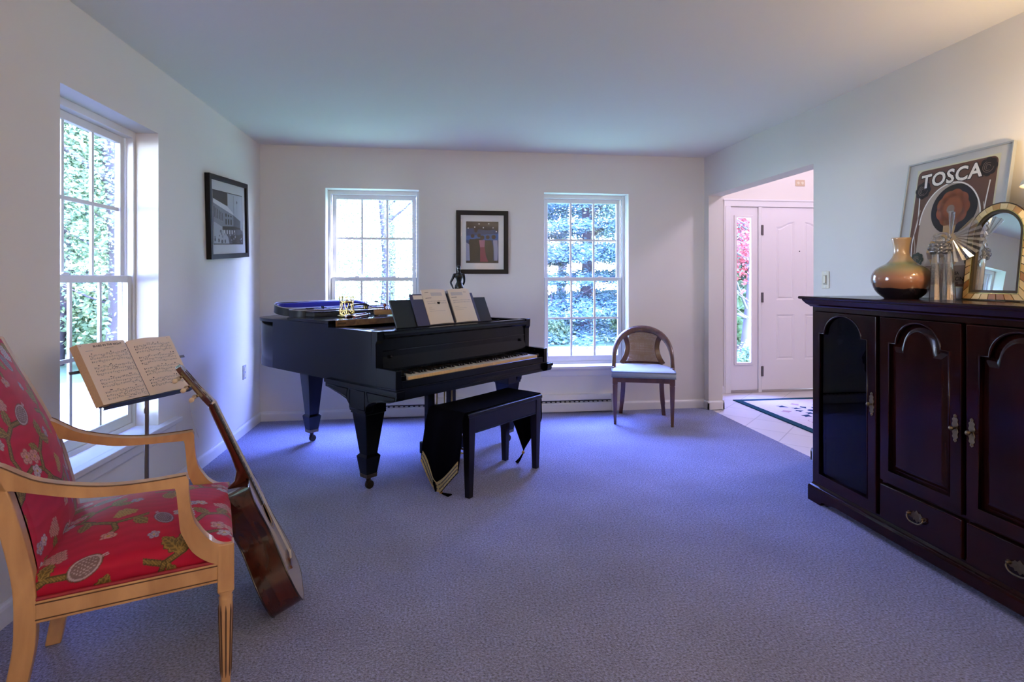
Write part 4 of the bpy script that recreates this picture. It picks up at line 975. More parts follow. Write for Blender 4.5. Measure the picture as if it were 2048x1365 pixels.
def armchair():
    M_bw=wood('bleached_beech',(.44,.23,.10),(.66,.38,.17),3.2,(1,1,.35),.42,.25)
    M_groove=mat('dark_glaze_line',(.10,.045,.02),.6)
    M_fab=vcol('crimson_brocade',.6,.06,0,.15); M_pipe=mat('crimson_piping',(.28,.015,.03),.6,noise=(60,.3))
    t=thing('armchair','open-arm wooden armchair upholstered in crimson floral brocade beside the left window','armchair',OC,CA)
    # arms with their curved front posts
    top=[(-.52,.775),(-.498,.765),(-.438,.724),(-.385,.703),(-.333,.689),(-.28,.679),(-.221,.674),(-.15,.674),(-.085,.677)]
    outer=[(-.079,.665),(-.078,.629),(-.073,.577),(-.064,.54),(-.050,.514),(-.033,.488),(-.011,.468),(.012,.458),(.039,.455)]
    inner=[(.0,.398),(-.035,.418),(-.069,.452),(-.090,.495),(-.100,.524),(-.105,.584),(-.110,.635)]
    under=[(-.113,.646),(-.16,.648),(-.233,.650),(-.31,.655),(-.366,.667),(-.438,.690),(-.475,.702),(-.50,.705)]
    poly=cat2(top,3)+cat2(outer,3)+[(.039,.40)]+cat2(inner,3)+cat2(under,3)
    for y0,y1 in ((-.29,-.248),(.248,.29)):
        mb=MB(); mb.prism(poly,-y1,-y0,XZ(0)); a=mb.build('arm',M_bw,t,bevel=.0035,seg=2)
        ys=y0 if y0<0 else y1
        mb=MB(); mb.tube([(x,ys+(.006 if ys<0 else -.006),z+.0005) for x,z in cat2(top,3)],.0022,5); mb.build('groove',M_groove,a)
    # front legs: block, ring, fluted taper
    for y in (-.269,.269):
        mb=MB(); mb.box((-.004,y-.022,.312),(.041,y+.022,.456)); l=mb.build('leg',M_bw,t,bevel=.003)
        M=Matrix.Translation((.0185,y,0))
        mb=MB(); mb.lathe([(.011,0),(.014,.012),(.012,.022),(.0125,.024),(.019,.285),(.020,.290),(.016,.296),(.021,.304),(.021,.312)],72,M,flute=None); mb.build('turned_shaft',M_bw,l)
        mb=MB()
        for k in range(8):
            a=2*PI*k/8; P=[]
            for z in np.linspace(.05,.27,12):
                r=.0125+(.019-.0125)*(z-.024)/.261+.0004; P.append((.0185+r*math.cos(a),y+r*math.sin(a),z))
            mb.tube(P,[.0005]+[.0026]*10+[.0005],6)
        mb.build('flute',M_groove,l)
    # rear legs running up into the back stiles
    fr=[(-.478,0),(-.450,.16),(-.430,.27),(-.426,.344),(-.429,.449),(-.450,.572),(-.482,.70),(-.520,.80),(-.560,.89),(-.604,.985),(-.638,1.06)]
    bk=[(-.685,1.06),(-.650,.985),(-.606,.89),(-.566,.80),(-.528,.70),(-.497,.572),(-.476,.449),(-.473,.344),(-.478,.27),(-.496,.16),(-.522,0)]
    for y0,y1 in ((-.29,-.250),(.250,.29)):
        mb=MB(); mb.prism(cat2(fr,4)+cat2(bk,4),-y1,-y0,XZ(0)); mb.build('rear_leg',M_bw,t,bevel=.004)
    mb=MB(); mb.box((-.700,-.288,1.045),(-.655,.288,1.09)); mb.build('top_rail',M_bw,t,bevel=.012,seg=3)
    # seat rails with beaded lower edge
    for nm,a,b in (('side_rail',(-.432,-.288,.344),(-.003,-.258,.402)),('side_rail',(-.432,.258,.344),(-.003,.288,.402)),('front_rail',(.006,-.248,.340),(.036,.248,.402)),('rear_rail',(-.468,-.25,.344),(-.436,.25,.402))):
        mb=MB(); mb.box(a,b); r=mb.build(nm,M_bw,t,bevel=.003)
        if nm=='side_rail':
            y=-.2885 if a[1]<0 else .2885
            mb=MB(); 
            for z in (.3535,.395): mb.box((-.430,y-.0008,z-.0016),(-.004,y+.0008,z+.0016))
            mb.build('groove',M_groove,r)
    # seat cushion: loft of crowned top and sides
    x0,x1,hy=-.455,.034,.274
    def seat(u,v):
        # u across (−1..1), v front-back; the outer 18% of u/v folds down the sides
        def fold(s,half):   # returns (pos, drop 0..1)
            s=2*s-1; k=.80; a=np.abs(s); pos=np.where(a<k,s/k*(half-.02),np.sign(s)*(half-.02+.02*np.sin(np.clip((a-k)/(1-k)*2,0,1)*np.pi/2)))
            dr=np.where(a<k,0,np.where((a-k)/(1-k)<.5,1-np.cos(np.clip((a-k)/(1-k)*2,0,1)*np.pi/2),1+((a-k)/(1-k)-.5)*2*2.2)); return pos,dr
        yy,dy=fold(u,hy); xx,dx=fold(v,(x1-x0)/2); xm=(x0+x1)/2
        X=xm+xx; sx=np.clip(np.abs(xx)/((x1-x0)/2),0,1); sy=np.clip(np.abs(yy)/hy,0,1)
        top=.466+.058*(1-sy**2.4)*(1-sx**2.6)
        Z=top-.019*np.maximum(dx,dy)*1.0; Z=np.maximum(Z,.403)
        bul=.006*np.sin(np.clip(np.maximum(dx,dy)/3.2,0,1)*np.pi)
        return np.stack([X+np.sign(xx)*bul*(dx>0),yy+np.sign(yy)*bul*(dy>0),Z],1)
    def suv(u,v):
        P=seat(u,v); return np.stack([(2*u-1)*.33+.16,(v)*.56-.05],1)
    np_grid('seat',seat,330,280,M_fab,t,lambda u,v:np.stack([v*.56-.09,(2*u-1)*.335+.0],1))
    mb=MB(); mb.tube([(-.445,-.283,.406),(.0,-.283,.406)],.0055,8); mb.tube([(-.445,.283,.406),(.0,.283,.406)],.0055,8); mb.tube([(.036,-.245,.406),(.036,.245,.406)],.0055,8); mb.build('piping',M_pipe,t)
    # back cushion: bulging panel between the stiles, following their curve
    fz=np.array([p[1] for p in fr]); fx=np.array([p[0] for p in fr])
    def backf(u,v):
        z=.435+(1.055-.435)*v; x=np.interp(z,fz,fx); s=2*u-1; y=s*.247
        e=np.clip((1-np.abs(s))/.10,0,1)**.5; ev=np.clip((1-v)/.05,0,1)**.5*np.clip(v/.03,0,1)**.5
        bul=(.002+.034*(1-np.abs(s)**1.5)**1.2*np.sin(np.pi*np.clip(.15+v*.8,0,1))**.7)*e*ev
        return np.stack([x+bul+.002,y,z+.02*0],1)
    np_grid('back_cushion',backf,250,320,M_fab,t,lambda u,v:np.stack([(2*u-1)*.25+.12,v*.66+.07],1),flip=True)
    mb=MB(); n=12
    mb.grid(lambda u,v:Vector((float(np.interp(.40+.65*v,fz,fx))-.030,(2*u-1)*.25,.40+.65*v)),4,12); mb.build('back_lining',M_pipe,t)
armchair()

# ---------------------------------------------------------------- guitar (local z along the neck, x out of the soundboard)
def guitar():
    ax=Vector((-.392,-.058,.918)).normalized(); n0=Vector((.885,.265,.342)); n=(n0-ax*n0.dot(ax)).normalized(); y=ax.cross(n)
    R=axes(n,y,ax)
    foot=Vector((-.626,2.262,.0)); O=foot-R@Vector((-.112,0,0))
    O.z+=max(0,-(R@Vector((-.112,0,.0))).z-O.z)+.002
    M_rib=wood('rosewood',(.014,.003,.002),(.075,.016,.009),5,(1,1,.10),.12,.15,8,.03); M_top=wood('spruce_top',(.36,.25,.16),(.45,.33,.22),14,(1,1,.05),.25,.5)
    M_neck=wood('mahogany_neck',(.045,.010,.006),(.09,.022,.012),5,(1,1,.15),.2,.7); M_bind=mat('dark_binding',(.02,.008,.006),.25,coat=.5); M_cream=mat('cream_button',lin('#d9c7a8'),.35); M_nut=mat('bone_nut',lin('#e9dcc8'),.4)
    t=thing('guitar','classical acoustic guitar with rosewood sides leaning against the front of the armchair','guitar',O,R)
    half=[(0,.0),(.10,.0015),(.150,.022),(.177,.065),(.184,.115),(.172,.17),(.145,.225),(.124,.275),(.121,.31),(.130,.355),(.139,.40),(.136,.435),(.112,.468),(.07,.481),(.0,.484)]
    h=cat2(half[:],5); out=h+[(-a,b) for a,b in h[::-1][1:-1]]
    # ribs + back
    mb=MB(); m=len(out); off=lambda k:[(a*k,b) for a,b in out]
    vs=[(-.112+.004*(b/.484),a,b) for a,b in out]+[(-.004,a,b) for a,b in out]
    mb.add(vs,[(i,(i+1)%m,(i+1)%m+m,i+m) for i in range(m)],0,True)
    mb.prism(out,-.1125,-.106,axes((0,1,0),(0,0,1),(1,0,0)).to_4x4()); mb.build('body',M_rib,t)
    mb=MB(); P=axes((0,1,0),(0,0,1),(1,0,0)).to_4x4(); hole=[(.043*math.cos(a),.325+.043*math.sin(a)) for a in [2*PI*i/28 for i in range(28)]]
    mb.prism(out,-.004,0,P,holes=[hole[::-1]]); mb.build('soundboard',M_top,t)
    mb=MB()
    for xx in (-.002,-.1095): mb.tube([(xx,a*1.004,b) for a,b in out],.0032,6,closed=True)
    mb.build('binding',M_bind,t)
    mb=MB(); mb.disc(0,.325,.05,-.10,P); mb.build('sound_hole',M_dark,t)
    mb=MB()
    for r,k in ((.047,0),(.053,1),(.059,0)):
        mb.prism([((r+.0025)*math.cos(a),.325+(r+.0025)*math.sin(a)) for a in [2*PI*i/40 for i in range(40)]],.0002,.0006,P,k,holes=[[(r*math.cos(a),.325+r*math.sin(a)) for a in [2*PI*i/40 for i in range(40)]][::-1]])
    mb.build('rosette',[M_neck,mat('rosette_light',(.45,.28,.12),.4)],t)
    mb=MB(); mb.prism([(-.09,.118),(.09,.118),(.09,.132),(.045,.134),(.045,.146),(-.045,.146),(-.045,.134),(-.09,.132)],0,.008,P); br=mb.build('bridge',M_neck,t,bevel=.002)
    mb=MB(); mb.box((.008,-.038,.136),(.0125,.038,.139)); mb.build('saddle',M_nut,br)
    # neck: heel, shaft, fretboard
    mb=MB()
    Z=[.470,.484,.50,.53,.60,.70,.79,.805]; D=[.095,.085,.050,.030,.024,.0225,.021,.020]; Wd=[.012,.016,.023,.027,.029,.0275,.026,.026]
    vs=[]
    for z,d,w in zip(Z,D,Wd):
        for a in range(9):
            th=PI*a/8; vs.append((-.001-d*math.sin(th)**.8,w*math.cos(th),z))
    fs=[]
    for k in range(len(Z)-1):
        for a in range(8): q=k*9+a; fs.append((q,q+1,q+10,q+9))
    mb.add(vs,fs,0,True); mb.add(vs[:9],[tuple(range(9))]); mb.add(vs[-9:],[tuple(range(9))[::-1]]); nk=mb.build('neck',M_neck,t,fix=True)
    mb=MB(); mb.box((0,-.027,.372),(.0055,.027,.803)); mb.build('fretboard',M_ebony,t,bevel=.001)
    mb=MB(); L0=.665; 
    for k in range(1,19):
        z=.803-L0*(1-2**(-k/12.)); mb.box((.0055,-.0265,z-.0012),(.0068,.0265,z+.0012))
    mb.build('fret',M_steel,t)
    mb=MB(); mb.box((-.002,-.026,.803),(.0085,.026,.809)); mb.build('nut',M_nut,t)
    # slotted head, tilted back
    HM=Matrix.Translation((0,0,.809))@Matrix.Rotation(math.radians(-13),4,'Y')
    HP=HM@P
    o=[(-.026,0),(.026,0),(.033,.03),(.037,.16),(.030,.175),(.012,.178),(0,.184),(-.012,.178),(-.030,.175),(-.037,.16),(-.033,.03)]
    hd=MB(); hd.prism(o,-.018,0,HP,holes=[[(.008,.035),(.019,.035),(.021,.15),(.010,.15)],[(-.010,.15),(-.021,.15),(-.019,.035),(-.008,.035)]]); head=hd.build('headstock',M_neck,t,bevel=.001)
    for s in (-1,1): mb=MB(); mb.box((-.0125,s*.0360-.001,.04),(-.0060,s*.0360+.0012,.155),0,HM); mb.build('tuner_plate',M_oldbrass,head)
    for s in (-1,1):
        for k in range(3):
            z=.052+.045*k
            mb=MB(); mb.tube([(-.009,s*.006,z),(-.009,s*.034,z)],.0045,8,M=HM); mb.lathe([(.006,-.004),(.007,0),(.006,.004)],10,HM@Matrix.Translation((-.017,s*.040,z))); mb.build('tuner_post',M_oldbrass,head)
            mb=MB(); mb.tube([(-.012,s*.0405,z),(-.034,s*.0405,z)],.0028,8,M=HM); mb.sphere((-.042,s*.0405,z),.0105,10,0,(1.0,.5,.85),HM); mb.build('tuner_button',M_cream,head)
    # strings
    mb=MB()
    for k in range(6):
        y0=-.021+.0084*k; yb=-.029+.0116*k
        mb.tube([(.0115,yb,.137),(.009,y0,.806)],.0006+.0001*(k%3),5)
        s=-1 if k<3 else 1; mb.tube([(.009,y0,.806)]+[tuple(HM@Vector((-.004,s*.014,.052+.045*(k%3))))],.0006,5)
    mb.build('strings',mat('nylon_string',(.6,.58,.55),.3),t)
    mb=MB()   # loose string ends
    for s,z,dx in ((-1,.052,.10),(1,.10,.05),(1,.14,.04)):
        p=HM@Vector((-.016,s*.02,z)); q=R.transposed()@Vector((0,0,-1)); e=R.transposed()@Vector((-.6,-.3,.3))
        if s<0: P_=[p+e*dx*f*(1-f)*1.6+q*(.16*f*f) for f in np.linspace(0,1,10)]
        else: P_=[p+(R.transposed()@Vector((.35,.1,.35)))*dx*f+q*(.05*f*f) for f in np.linspace(0,1,8)]
        mb.tube(P_,.0006,5)
    mb.build('string_end',mat('nylon_string_end',(.5,.48,.46),.3),t)
guitar()

# ---------------------------------------------------------------- music stand and song book
SD=Vector((.414,.91,0)).normalized(); SN=Vector((.91,-.414,0)).normalized()     # along the desk, facing direction
BL=Vector((-1.325,2.405,.742)); SW=.44
BB=BL+SD*SW/2                                            # bottom centre of the book
tilt=Vector((-.135,.061,.235)).normalized()
SR=axes(SD,tilt.cross(SD)*-1,tilt); SR=axes(SD,tilt.cross(SD),tilt)
def music_stand():
    M_st=mat('stand_metal',(.22,.21,.22),.35,.8); M_pl=mat('stand_desk_enamel',(.035,.06,.10),.45)
    px=BB+SN*-.02; base=Vector((px.x,px.y,0))
    t=thing('music_stand','dark metal tripod music stand standing before the left window','music stand',base,math.atan2(SD.y,SD.x))
    M0=Matrix.Translation(base)@Matrix.Rotation(math.atan2(SD.y,SD.x),4,'Z'); I=M0.inverted()
    mb=MB(); mb.tube([(0,0,.09),(0,0,.30)],.0105,12); mb.tube([(0,0,.28),(0,0,.735)],.0085,12); mb.build('pole',M_st,t)
    mb=MB(); mb.lathe([(.013,.285),(.014,.295),(.013,.31)],14); mb.tube([(.012,0,.298),(.03,0,.298)],.005,8); mb.build('clamp_collar',M_st,t)
    for k in range(3):
        a=k*2*PI/3+.5; mb=MB(); mb.tube([(0,0,.30),(.08*math.cos(a),.08*math.sin(a),.20),(.20*math.cos(a),.20*math.sin(a),.012)],.006,8); mb.sphere((.20*math.cos(a),.20*math.sin(a),.010),.010,8); mb.tube([(0,0,.11),(.11*math.cos(a),.11*math.sin(a),.12)],.004,8); mb.build('leg',M_st,t)
    D=I@(Matrix.Translation(BB)@SR.to_4x4())    # desk frame: x along, y away from the reader, z up
    mb=MB(); mb.box((-.20,.006,-.008),(.20,.009,.23),0,D); mb.box((-.205,-.040,-.011),(.205,.009,-.007),0,D); mb.build('desk',M_pl,t,bevel=.001)
    mb=MB()
    mb.box((-.265,.010,.165),(-.05,.013,.177),0,D); mb.box((.05,.010,.165),(.265,.013,.177),0,D); mb.build('side_arm',M_st,t)
    mb=MB(); q=D@Vector((0,.012,.03)); mb.tube([(0,0,.73),(q.x,q.y,q.z)],.008,10); mb.tube([(-.015,-.01,.70),(-.022,-.012,.69),(-.02,-.012,.675)],.003,6); mb.build('tilt_bracket',M_st,t)
music_stand()
def song_book():
    t=thing('song_book','thick open song book with printed sheet music resting on the music stand','book',BB,SR)
    M_pg=mat('cream_sheet',lin('#ecd9c6'),.85,spec=.1); M_edge_=mat('page_edge_tan',lin('#c9a888'),.8,noise=(180,.15)); M_cov=mat('book_cover_blue',(.02,.04,.08),.5)
    H=.275; hw=SW/2
    mb=MB(); mb.box((-hw,-.001,0),(hw,.004,H-.003)); mb.build('cover',M_cov,t,bevel=.001)
    def face(side,u,v,off=0.):
        # u: 0 at spine .. 1 at fore-edge
        th=.022 if side<0 else .010
        prof=(th*min(1,(u/.10))**.6 if u<.10 else th)+ (.016*math.sin(PI*min(1,u*1.15))**2*(1-u) if side>0 else .008*math.sin(PI*u)**2*(1-u))
        x=side*(.002+(hw-.004)*u)
        return Vector((x,-.001-prof-off,.001+H*v))
    for side in (-1,1):
        mb=MB(); n=18
        mb.grid(lambda u,v:face(side,u,v),n,1,0,True,flip=side<0)
        for v in (0,1):
            vs=[face(side,i/n,v) for i in range(n+1)]+[Vector((face(side,i/n,v).x,-.001,face(side,i/n,v).z)) for i in range(n+1)]
            mb.add(vs,[(i,i+1,i+n+2,i+n+1) for i in range(n)],1)
        a,b=face(side,1,0),face(side,1,1); 
        e=side*.016 if side<0 else side*.008
        mb.add([a,b,(b.x+e,-.001,b.z),(a.x+e,-.001,a.z)],[(0,1,2,3)],1)
        rg_=random.Random(11+side)
        def U(x): return (1-x) if side<0 else x     # x: 0 at the left of the printed page
        def bar(xa,xb,va,vb,m=2,o=.0004,n=5):
            vs=[]
            for i in range(n+1):
                u=U(xa+(xb-xa)*i/n); vs+=[face(side,u,va,o),face(side,u,vb,o)]
            mb.add(vs,[(2*i,2*i+2,2*i+3,2*i+1) for i in range(n)],m)
        vtop=.80 if side<0 else .88
        for sysn in range(4):
            v0=vtop-.205*sysn
            for st in range(3):
                vs_=v0-.052*st
                xa,xb=(.13,.93) if side<0 else (.09,.93)
                for q in range(5): bar(xa,xb,vs_-.0050*q,vs_-.0050*q+.0012,3,n=10)
                bar(xa,xa+.012,vs_-.024,vs_+.004,2)
                if st<3:
                    x=xa+.03
                    while x<xb-.02:
                        dv=vs_-.022*rg_.random(); w=.014
                        bar(x,x+w,dv-.003,dv+.005,2,n=1)
                        if rg_.random()<.75: 
                            up=rg_.random()<.5
                            bar(x+(w-.003 if up else 0),x+(w if up else .003),dv,dv+(.022 if up else -.022),2,n=1)
                            if rg_.random()<.35 and x<xb-.08: bar(x,x+.045,dv+(.020 if up else -.022),dv+(.024 if up else -.018),2,n=2)
                        x+=.026+.03*rg_.random()
            for k in range(3): x=.15+.75*rg_.random(); bar(x,x+.025,v0+.016,v0+.030,2,n=1)
        # page number, footer
        bar(.04,.06,.965,.973,2,n=1) if side<0 else bar(.90,.92,.965,.973,2,n=1)
        if side<0:
            bar(.42,.62,.030,.034,3); bar(.45,.60,.020,.024,3); bar(.10,.24,.872,.879,3); bar(.80,.92,.885,.890,3)
            tm=MB(); tm.text('BLUES IN THE NIGHT',.0125,Matrix.Identity(4),2,.0004,space=1.05); tm.text('words and music',.006,Matrix.Translation((0,-.011,0)),2)
            for f,m in zip(tm.f,tm.m):
                vs=[]
                for i in f:
                    x,y_,_=tm.v[i]; u=U(.55+x/hw); vs.append(face(side,u,.925+y_/H,.0004))
                mb.add(vs,[tuple(range(len(vs)))],2)
        mb.build('pages',[M_pg,M_edge_,M_ink,M_grey],t)
song_book()

# ---------------------------------------------------------------- cane-back chair
def cane_chair():
    A=Vector((1.506,4.679,0));B=Vector((1.974,4.518,0)); d=(B-A).normalized(); ang=math.atan2(d.y,d.x)
    c=(A+B)/2+Vector((-d.y,d.x,0))*.20
    M_w=wood('walnut',(.055,.020,.010),(.13,.05,.025),5,(1,1,.2),.3,.5); M_seat=mat('grey_blue_seat_cloth',(.36,.42,.46),.8,sheen=.3,noise=(60,.06)); M_pip=mat('seat_piping',(.20,.25,.28),.8); M_cane=mat('woven_cane',(.38,.24,.11),.6)
    t=thing('cane_back_chair','walnut barrel-back chair with cane back and pale blue seat by the back wall','chair',c,ang)
    fy,by=-.20,.205
    # legs
    for s in (-1,1):
        mb=MB(); x=s*.238; mb.frus((x,fy,.011,.011,0),(x,fy,.021,.021,.345)); mb.frus((x,fy,.017,.017,.345),(x,fy,.017,.017,.352)); mb.box((x-.022,fy-.022,.352),(x+.022,fy+.022,.405)); mb.build('leg',M_w,t,bevel=.002)
        mb=MB(); mb.tube(catmull([(s*.195,by+.02,0),(s*.182,by-.03,.13),(s*.172,by-.055,.26),(s*.170,by-.06,.40)],5),[.017]*5+[.020]*11,sec=[(1,1),(-1,1),(-1,-1),(1,-1)],up=(0,1,0),smooth=False); mb.build('leg',M_w,t,bevel=.002)
    plan=[(-.258,-.222),(.258,-.222)]+cat2([(.258,-.10),(.245,.05),(.205,.16),(.13,.215),(0,.235),(-.13,.215),(-.205,.16),(-.245,.05),(-.258,-.10)],4)
    mb=MB(); mb.prism(inset(plan[::-1],.012),.368,.408); mb.build('seat_frame',M_w,t,bevel=.002)
    # cushion: stacked insets of the plan
    mb=MB(); lev=[(.408,.004),(.413,-.006),(.43,-.010),(.452,-.008),(.462,-.002),(.470,.010),(.476,.035),(.480,.08)]
    rings=[[(x,y,z) for x,y in inset(plan[::-1],d_)] for z,d_ in lev]; n=len(plan)
    vs=[p for r in rings for p in r]; fs=[]
    for k in range(len(lev)-1):
        for i in range(n): j=(i+1)%n; fs.append((k*n+j,k*n+i,(k+1)*n+i,(k+1)*n+j))
    mb.add(vs,fs,0,True); mb.add(rings[-1],[tuple(range(n))[::-1]]); mb.build('seat_cushion',M_seat,t,fix=True)
    mb=MB()
    for z in (.4135,.459): mb.tube([(x,y,z) for x,y in inset(plan[::-1],-.009)],.0045,8,closed=True)
    mb.build('piping',M_pip,t)
    # hoop: one bent rail from arm foot over the back to the other arm foot
    P=[]
    for k in range(25):
        f=-PI/2+PI*k/24; cth=max(0,math.cos(f)); z=.475+.318*cth**.62; P.append((.252*math.sin(f)*(1+.02*cth),-.06+.285*cth**.9,z))
    P=[(-.248,-.07,.40)]+P+[(.248,-.07,.40)]
    R=[.017]*3+[.020+.014*math.sin(PI*k/20) for k in range(21)]+[.017]*3
    mb=MB(); mb.tube(P,R,sec=[(math.cos(a)*1.05,math.sin(a)*.75) for a in [2*PI*i/12 for i in range(12)]]); mb.build('hoop_rail',M_w,t)
    for s in (-1,1):
        mb=MB(); mb.sphere((s*.252,-.062,.468),.020,10,sc=(.9,1.1,.7)); mb.build('arm_scroll',M_w,t)
    # cane panel frame (hour-glass stiles) on a curved surface
    def bp(x,z):      # point on back surface
        f=x/.26; return Vector((x,.225-.10*f*f-.02+.03*(z-.47)/.33,z))
    zt,zb=.772,.478
    def wx(v): return .118+.052*(2*v-1)**2*(1 if v<.5 else 1.15)   # v: 0 bottom .. 1 top
    for s in (-1,1):
        mb=MB(); mb.tube([bp(s*(wx(v)+.014),zb+(zt-zb)*v) for v in np.linspace(0,.93,14)],.021,sec=[(1.0,.8),(-1.0,.8),(-1.0,-.8),(1.0,-.8)],up=(s,0,0),smooth=False); mb.build('back_stile',M_w,t,bevel=.002)
    mb=MB(); mb.tube([bp(x,zb+.006) for x in np.linspace(-.175,.175,11)],.012,sec=[(1,1),(-1,1),(-1,-1),(1,-1)],up=(0,0,1),smooth=False); mb.build('bottom_rail',M_w,t)
    mb=MB(); N_=24
    for k in range(N_+1):
        q=-1+2*k/N_; mb.tube([bp(q*wx(v),zb+(zt-zb)*v) for v in np.linspace(0,1,9)],.0019,4,smooth=False)
    for k in range(30):
        v=(k+.5)/30; z=zb+(zt-zb)*v; mb.tube([bp(q*wx(v),z)+Vector((0,-.001,0)) for q in np.linspace(-1,1,7)],.0019,4,smooth=False)
    for k in range(-30,31,1):
        for sg in (1,-1):
            pts=[]
            for q in np.linspace(0,1,9):
                v=q; x=(k*.0105)+sg*(v-.5)*(zt-zb)
                if abs(x)<wx(v): pts.append(bp(x,zb+(zt-zb)*v)+Vector((0,.0012,0)))
            if len(pts)>1: mb.tube(pts,.0013,4,smooth=False)
    mb.build('cane_panel',M_cane,t)
cane_chair()
# ---------------------------------------------------------------- framed pictures
M_pglass=glass_thin('picture_glass')
PF=axes((1,0,0),(0,1,0),(0,0,1)).to_4x4()
def frame_thing(name,label,M,w,h,fw,dep,matl,matm,hole,cat='picture',bev=.002,glz=True):
    """local x right, y up, z towards the viewer; centre of the picture at the origin, back on the wall"""
    t=thing(name,label,cat,M.to_translation(),M.to_3x3())
    a,b=w/2,h/2
    mb=MB(); mb.prism([(-a,-b),(a,-b),(a,b),(-a,b)],0,dep,holes=[[(-a+fw,-b+fw),(-a+fw,b-fw),(a-fw,b-fw),(a-fw,-b+fw)]]); mb.build('frame',matl,t,bevel=bev)
    mb=MB(); mb.prism([(-a+fw-.002,-b+fw-.002),(a-fw+.002,-b+fw-.002),(a-fw+.002,b-fw+.002),(-a+fw-.002,b-fw+.002)],.002,dep*.45); mb.build('mat_board',matm,t)
    if glz:
        mb=MB(); mb.box((-a+fw-.001,-b+fw-.001,dep*.7),(a-fw+.001,b-fw+.001,dep*.7+.002)); mb.build('glazing',M_pglass,t)
    return t,dep*.45
def pm(n,h,r=.8): return mat(n,lin(h),r,spec=.1)
# black-and-white street photograph on the left wall
Ml=Matrix.Translation((LX+.001,4.395,1.702))@axes((0,1,0),(0,0,1),(1,0,0)).to_4x4()@Matrix.Rotation(math.radians(3.6),4,'Z')
t,z=frame_thing('framed_photograph','black-framed black-and-white street photograph on the left wall near the corner',Ml,.765,.585,.034,.034,M_black,M_matboard,None)
mb=MB(); z+=.0006; G=[pm('photo_%d'%i,h) for i,h in enumerate(('#14161b','#2e323b','#565d6b','#8b93a3','#b9c0cd','#e2e6ee'))]
X0,X1,Y0_,Y1=-.29,.29,-.185,.185
mb.rect(X0-.006,Y0_-.006,X1+.006,Y1+.006,z,m=0); z+=.0004; mb.rect(X0,Y0_,X1,Y1,z,m=4); z+=.0004
mb.flat([(X0,.185),(-.02,.185),(-.02,.09),(X0,.13)],z,m=1); mb.flat([(X0,.13),(-.02,.085),(.09,.045),(.09,.03),(X0,.10)],z+.0002,m=5)
mb.flat([(X0,.10),(.09,.03),(.24,-.01),(.24,-.07),(.08,-.065),(-.10,-.07),(X0,-.03)],z,m=3); mb.flat([(.09,.03),(.24,-.01),(.24,-.07),(.09,-.06)],z+.0001,m=2)
for i in range(6): mb.rect(X0+.01+.03*i,.0-.004*i,X0+.022+.03*i,.075-.008*i,z+.0004,m=1)
for i in range(3): mb.rect(-.07+.05*i,-.045,-.045+.05*i,-.005,z+.0004,m=0); mb.rect(-.07+.05*i,.012,-.045+.05*i,.035-.006*i,z+.0004,m=0)
mb.flat([(-.13,-.06),(.10,-.055),(.24,-.065),(.24,-.075),(-.13,-.085)],z+.0005,m=0)
for i in range(5): mb.rect(-.10+.05*i,-.115,-.08+.05*i,-.085,z+.0005,m=5); 
mb.flat([(-.16,-.085),(.24,-.075),(X1,-.09),(X1,Y0_),(-.02,Y0_)],z+.0003,m=2); mb.flat([(.02,-.13),(X1,-.11),(X1,Y0_),(.06,Y0_)],z+.0006,m=1)
mb.flat([(X0,-.03),(-.12,-.08),(-.02,-.14),(-.0,Y0_),(X0,Y0_)],z+.0004,m=4)
for i in range(14): 
    x,y=random.uniform(X0+.01,-.04),random.uniform(Y0_+.01,-.09); mb.disc(x,y,random.uniform(.006,.02),z+.0007,m=random.choice((1,2,3,5)),n=7)
for i in range(16):
    x,y=random.uniform(0,X1-.02),random.uniform(Y0_+.01,-.10); mb.disc(x,y,random.uniform(.004,.012),z+.0008,m=random.choice((0,1,3,4)),n=7)
mb.rect(.10,.04,.106,.175,z,m=2); mb.rect(.17,.03,.174,.14,z,m=3); mb.disc(.172,.13,.012,z+.0002,m=2,n=8)
mb.build('print',G,t)
# dance-evening print between the back windows (plain stand-in shapes)
Mc=Matrix.Translation((.405,BY-.001,1.594))@axes((1,0,0),(0,0,1),(0,-1,0)).to_4x4()
t,z=frame_thing('framed_print','black-framed colour print with dark shapes and a rose column, between the two back windows',Mc,.482,.585,.042,.026,M_black,M_matboard,None)
t['label']='black-framed colour print in a white mat hanging between the two back windows'
G=[pm('print_%d'%i,h) for i,h in enumerate(('#0d0e14','#15171f','#1b3766','#2a5596','#1d1a1a','#7a2742','#9b5a78','#8b93b5','#c9cfe0'))]
mb=MB(); z+=.0006; X0,X1,Y0_,Y1=-.150,.150,-.192,.192
mb.rect(X0,Y0_,X1,Y1,z,m=2); z+=.0004
mb.flat([(X0,Y1),(X0,.125),(-.08,.13),(-.07,.09),(-.05,.09),(-.04,.12),(.06,.11),(.10,.12),(X1,.10),(X1,Y1)],z,m=1)
for x,y in ((-.03,.17),(.06,.172),(.01,.135),(-.07,.14),(.10,.135),(.13,.10),(-.13,.13)): mb.disc(x,y,.006,z+.0004,m=8,n=8)
mb.flat([(X0,.06),(X1,.08),(X1,.02),(X0,.02)],z+.0001,m=3)
for (x,hx,top,m) in ((-.09,.045,.03,4),(-.03,.05,.035,0),(.05,.055,.02,4)):
    mb.flat([(x-hx*.6,top),(x+hx*.6,top),(x+hx,-.05),(x+hx*.9,-.17),(x-hx*.9,-.17),(x-hx,-.05)],z+.0004,m=m); mb.disc(x,top+.028,.018,z+.0005,m=1,n=14)
mb.flat([(-.03,.02),(.025,.02),(.02,-.04),(.035,-.13),(.055,-.18),(-.02,-.18),(-.02,-.06)],z+.0009,m=5); mb.flat([(-.03,.02),(.025,.02),(.02,-.045),(-.02,-.045)],z+.0011,m=6)
mb.disc(.0,.045,.02,z+.0012,m=1,n=14)
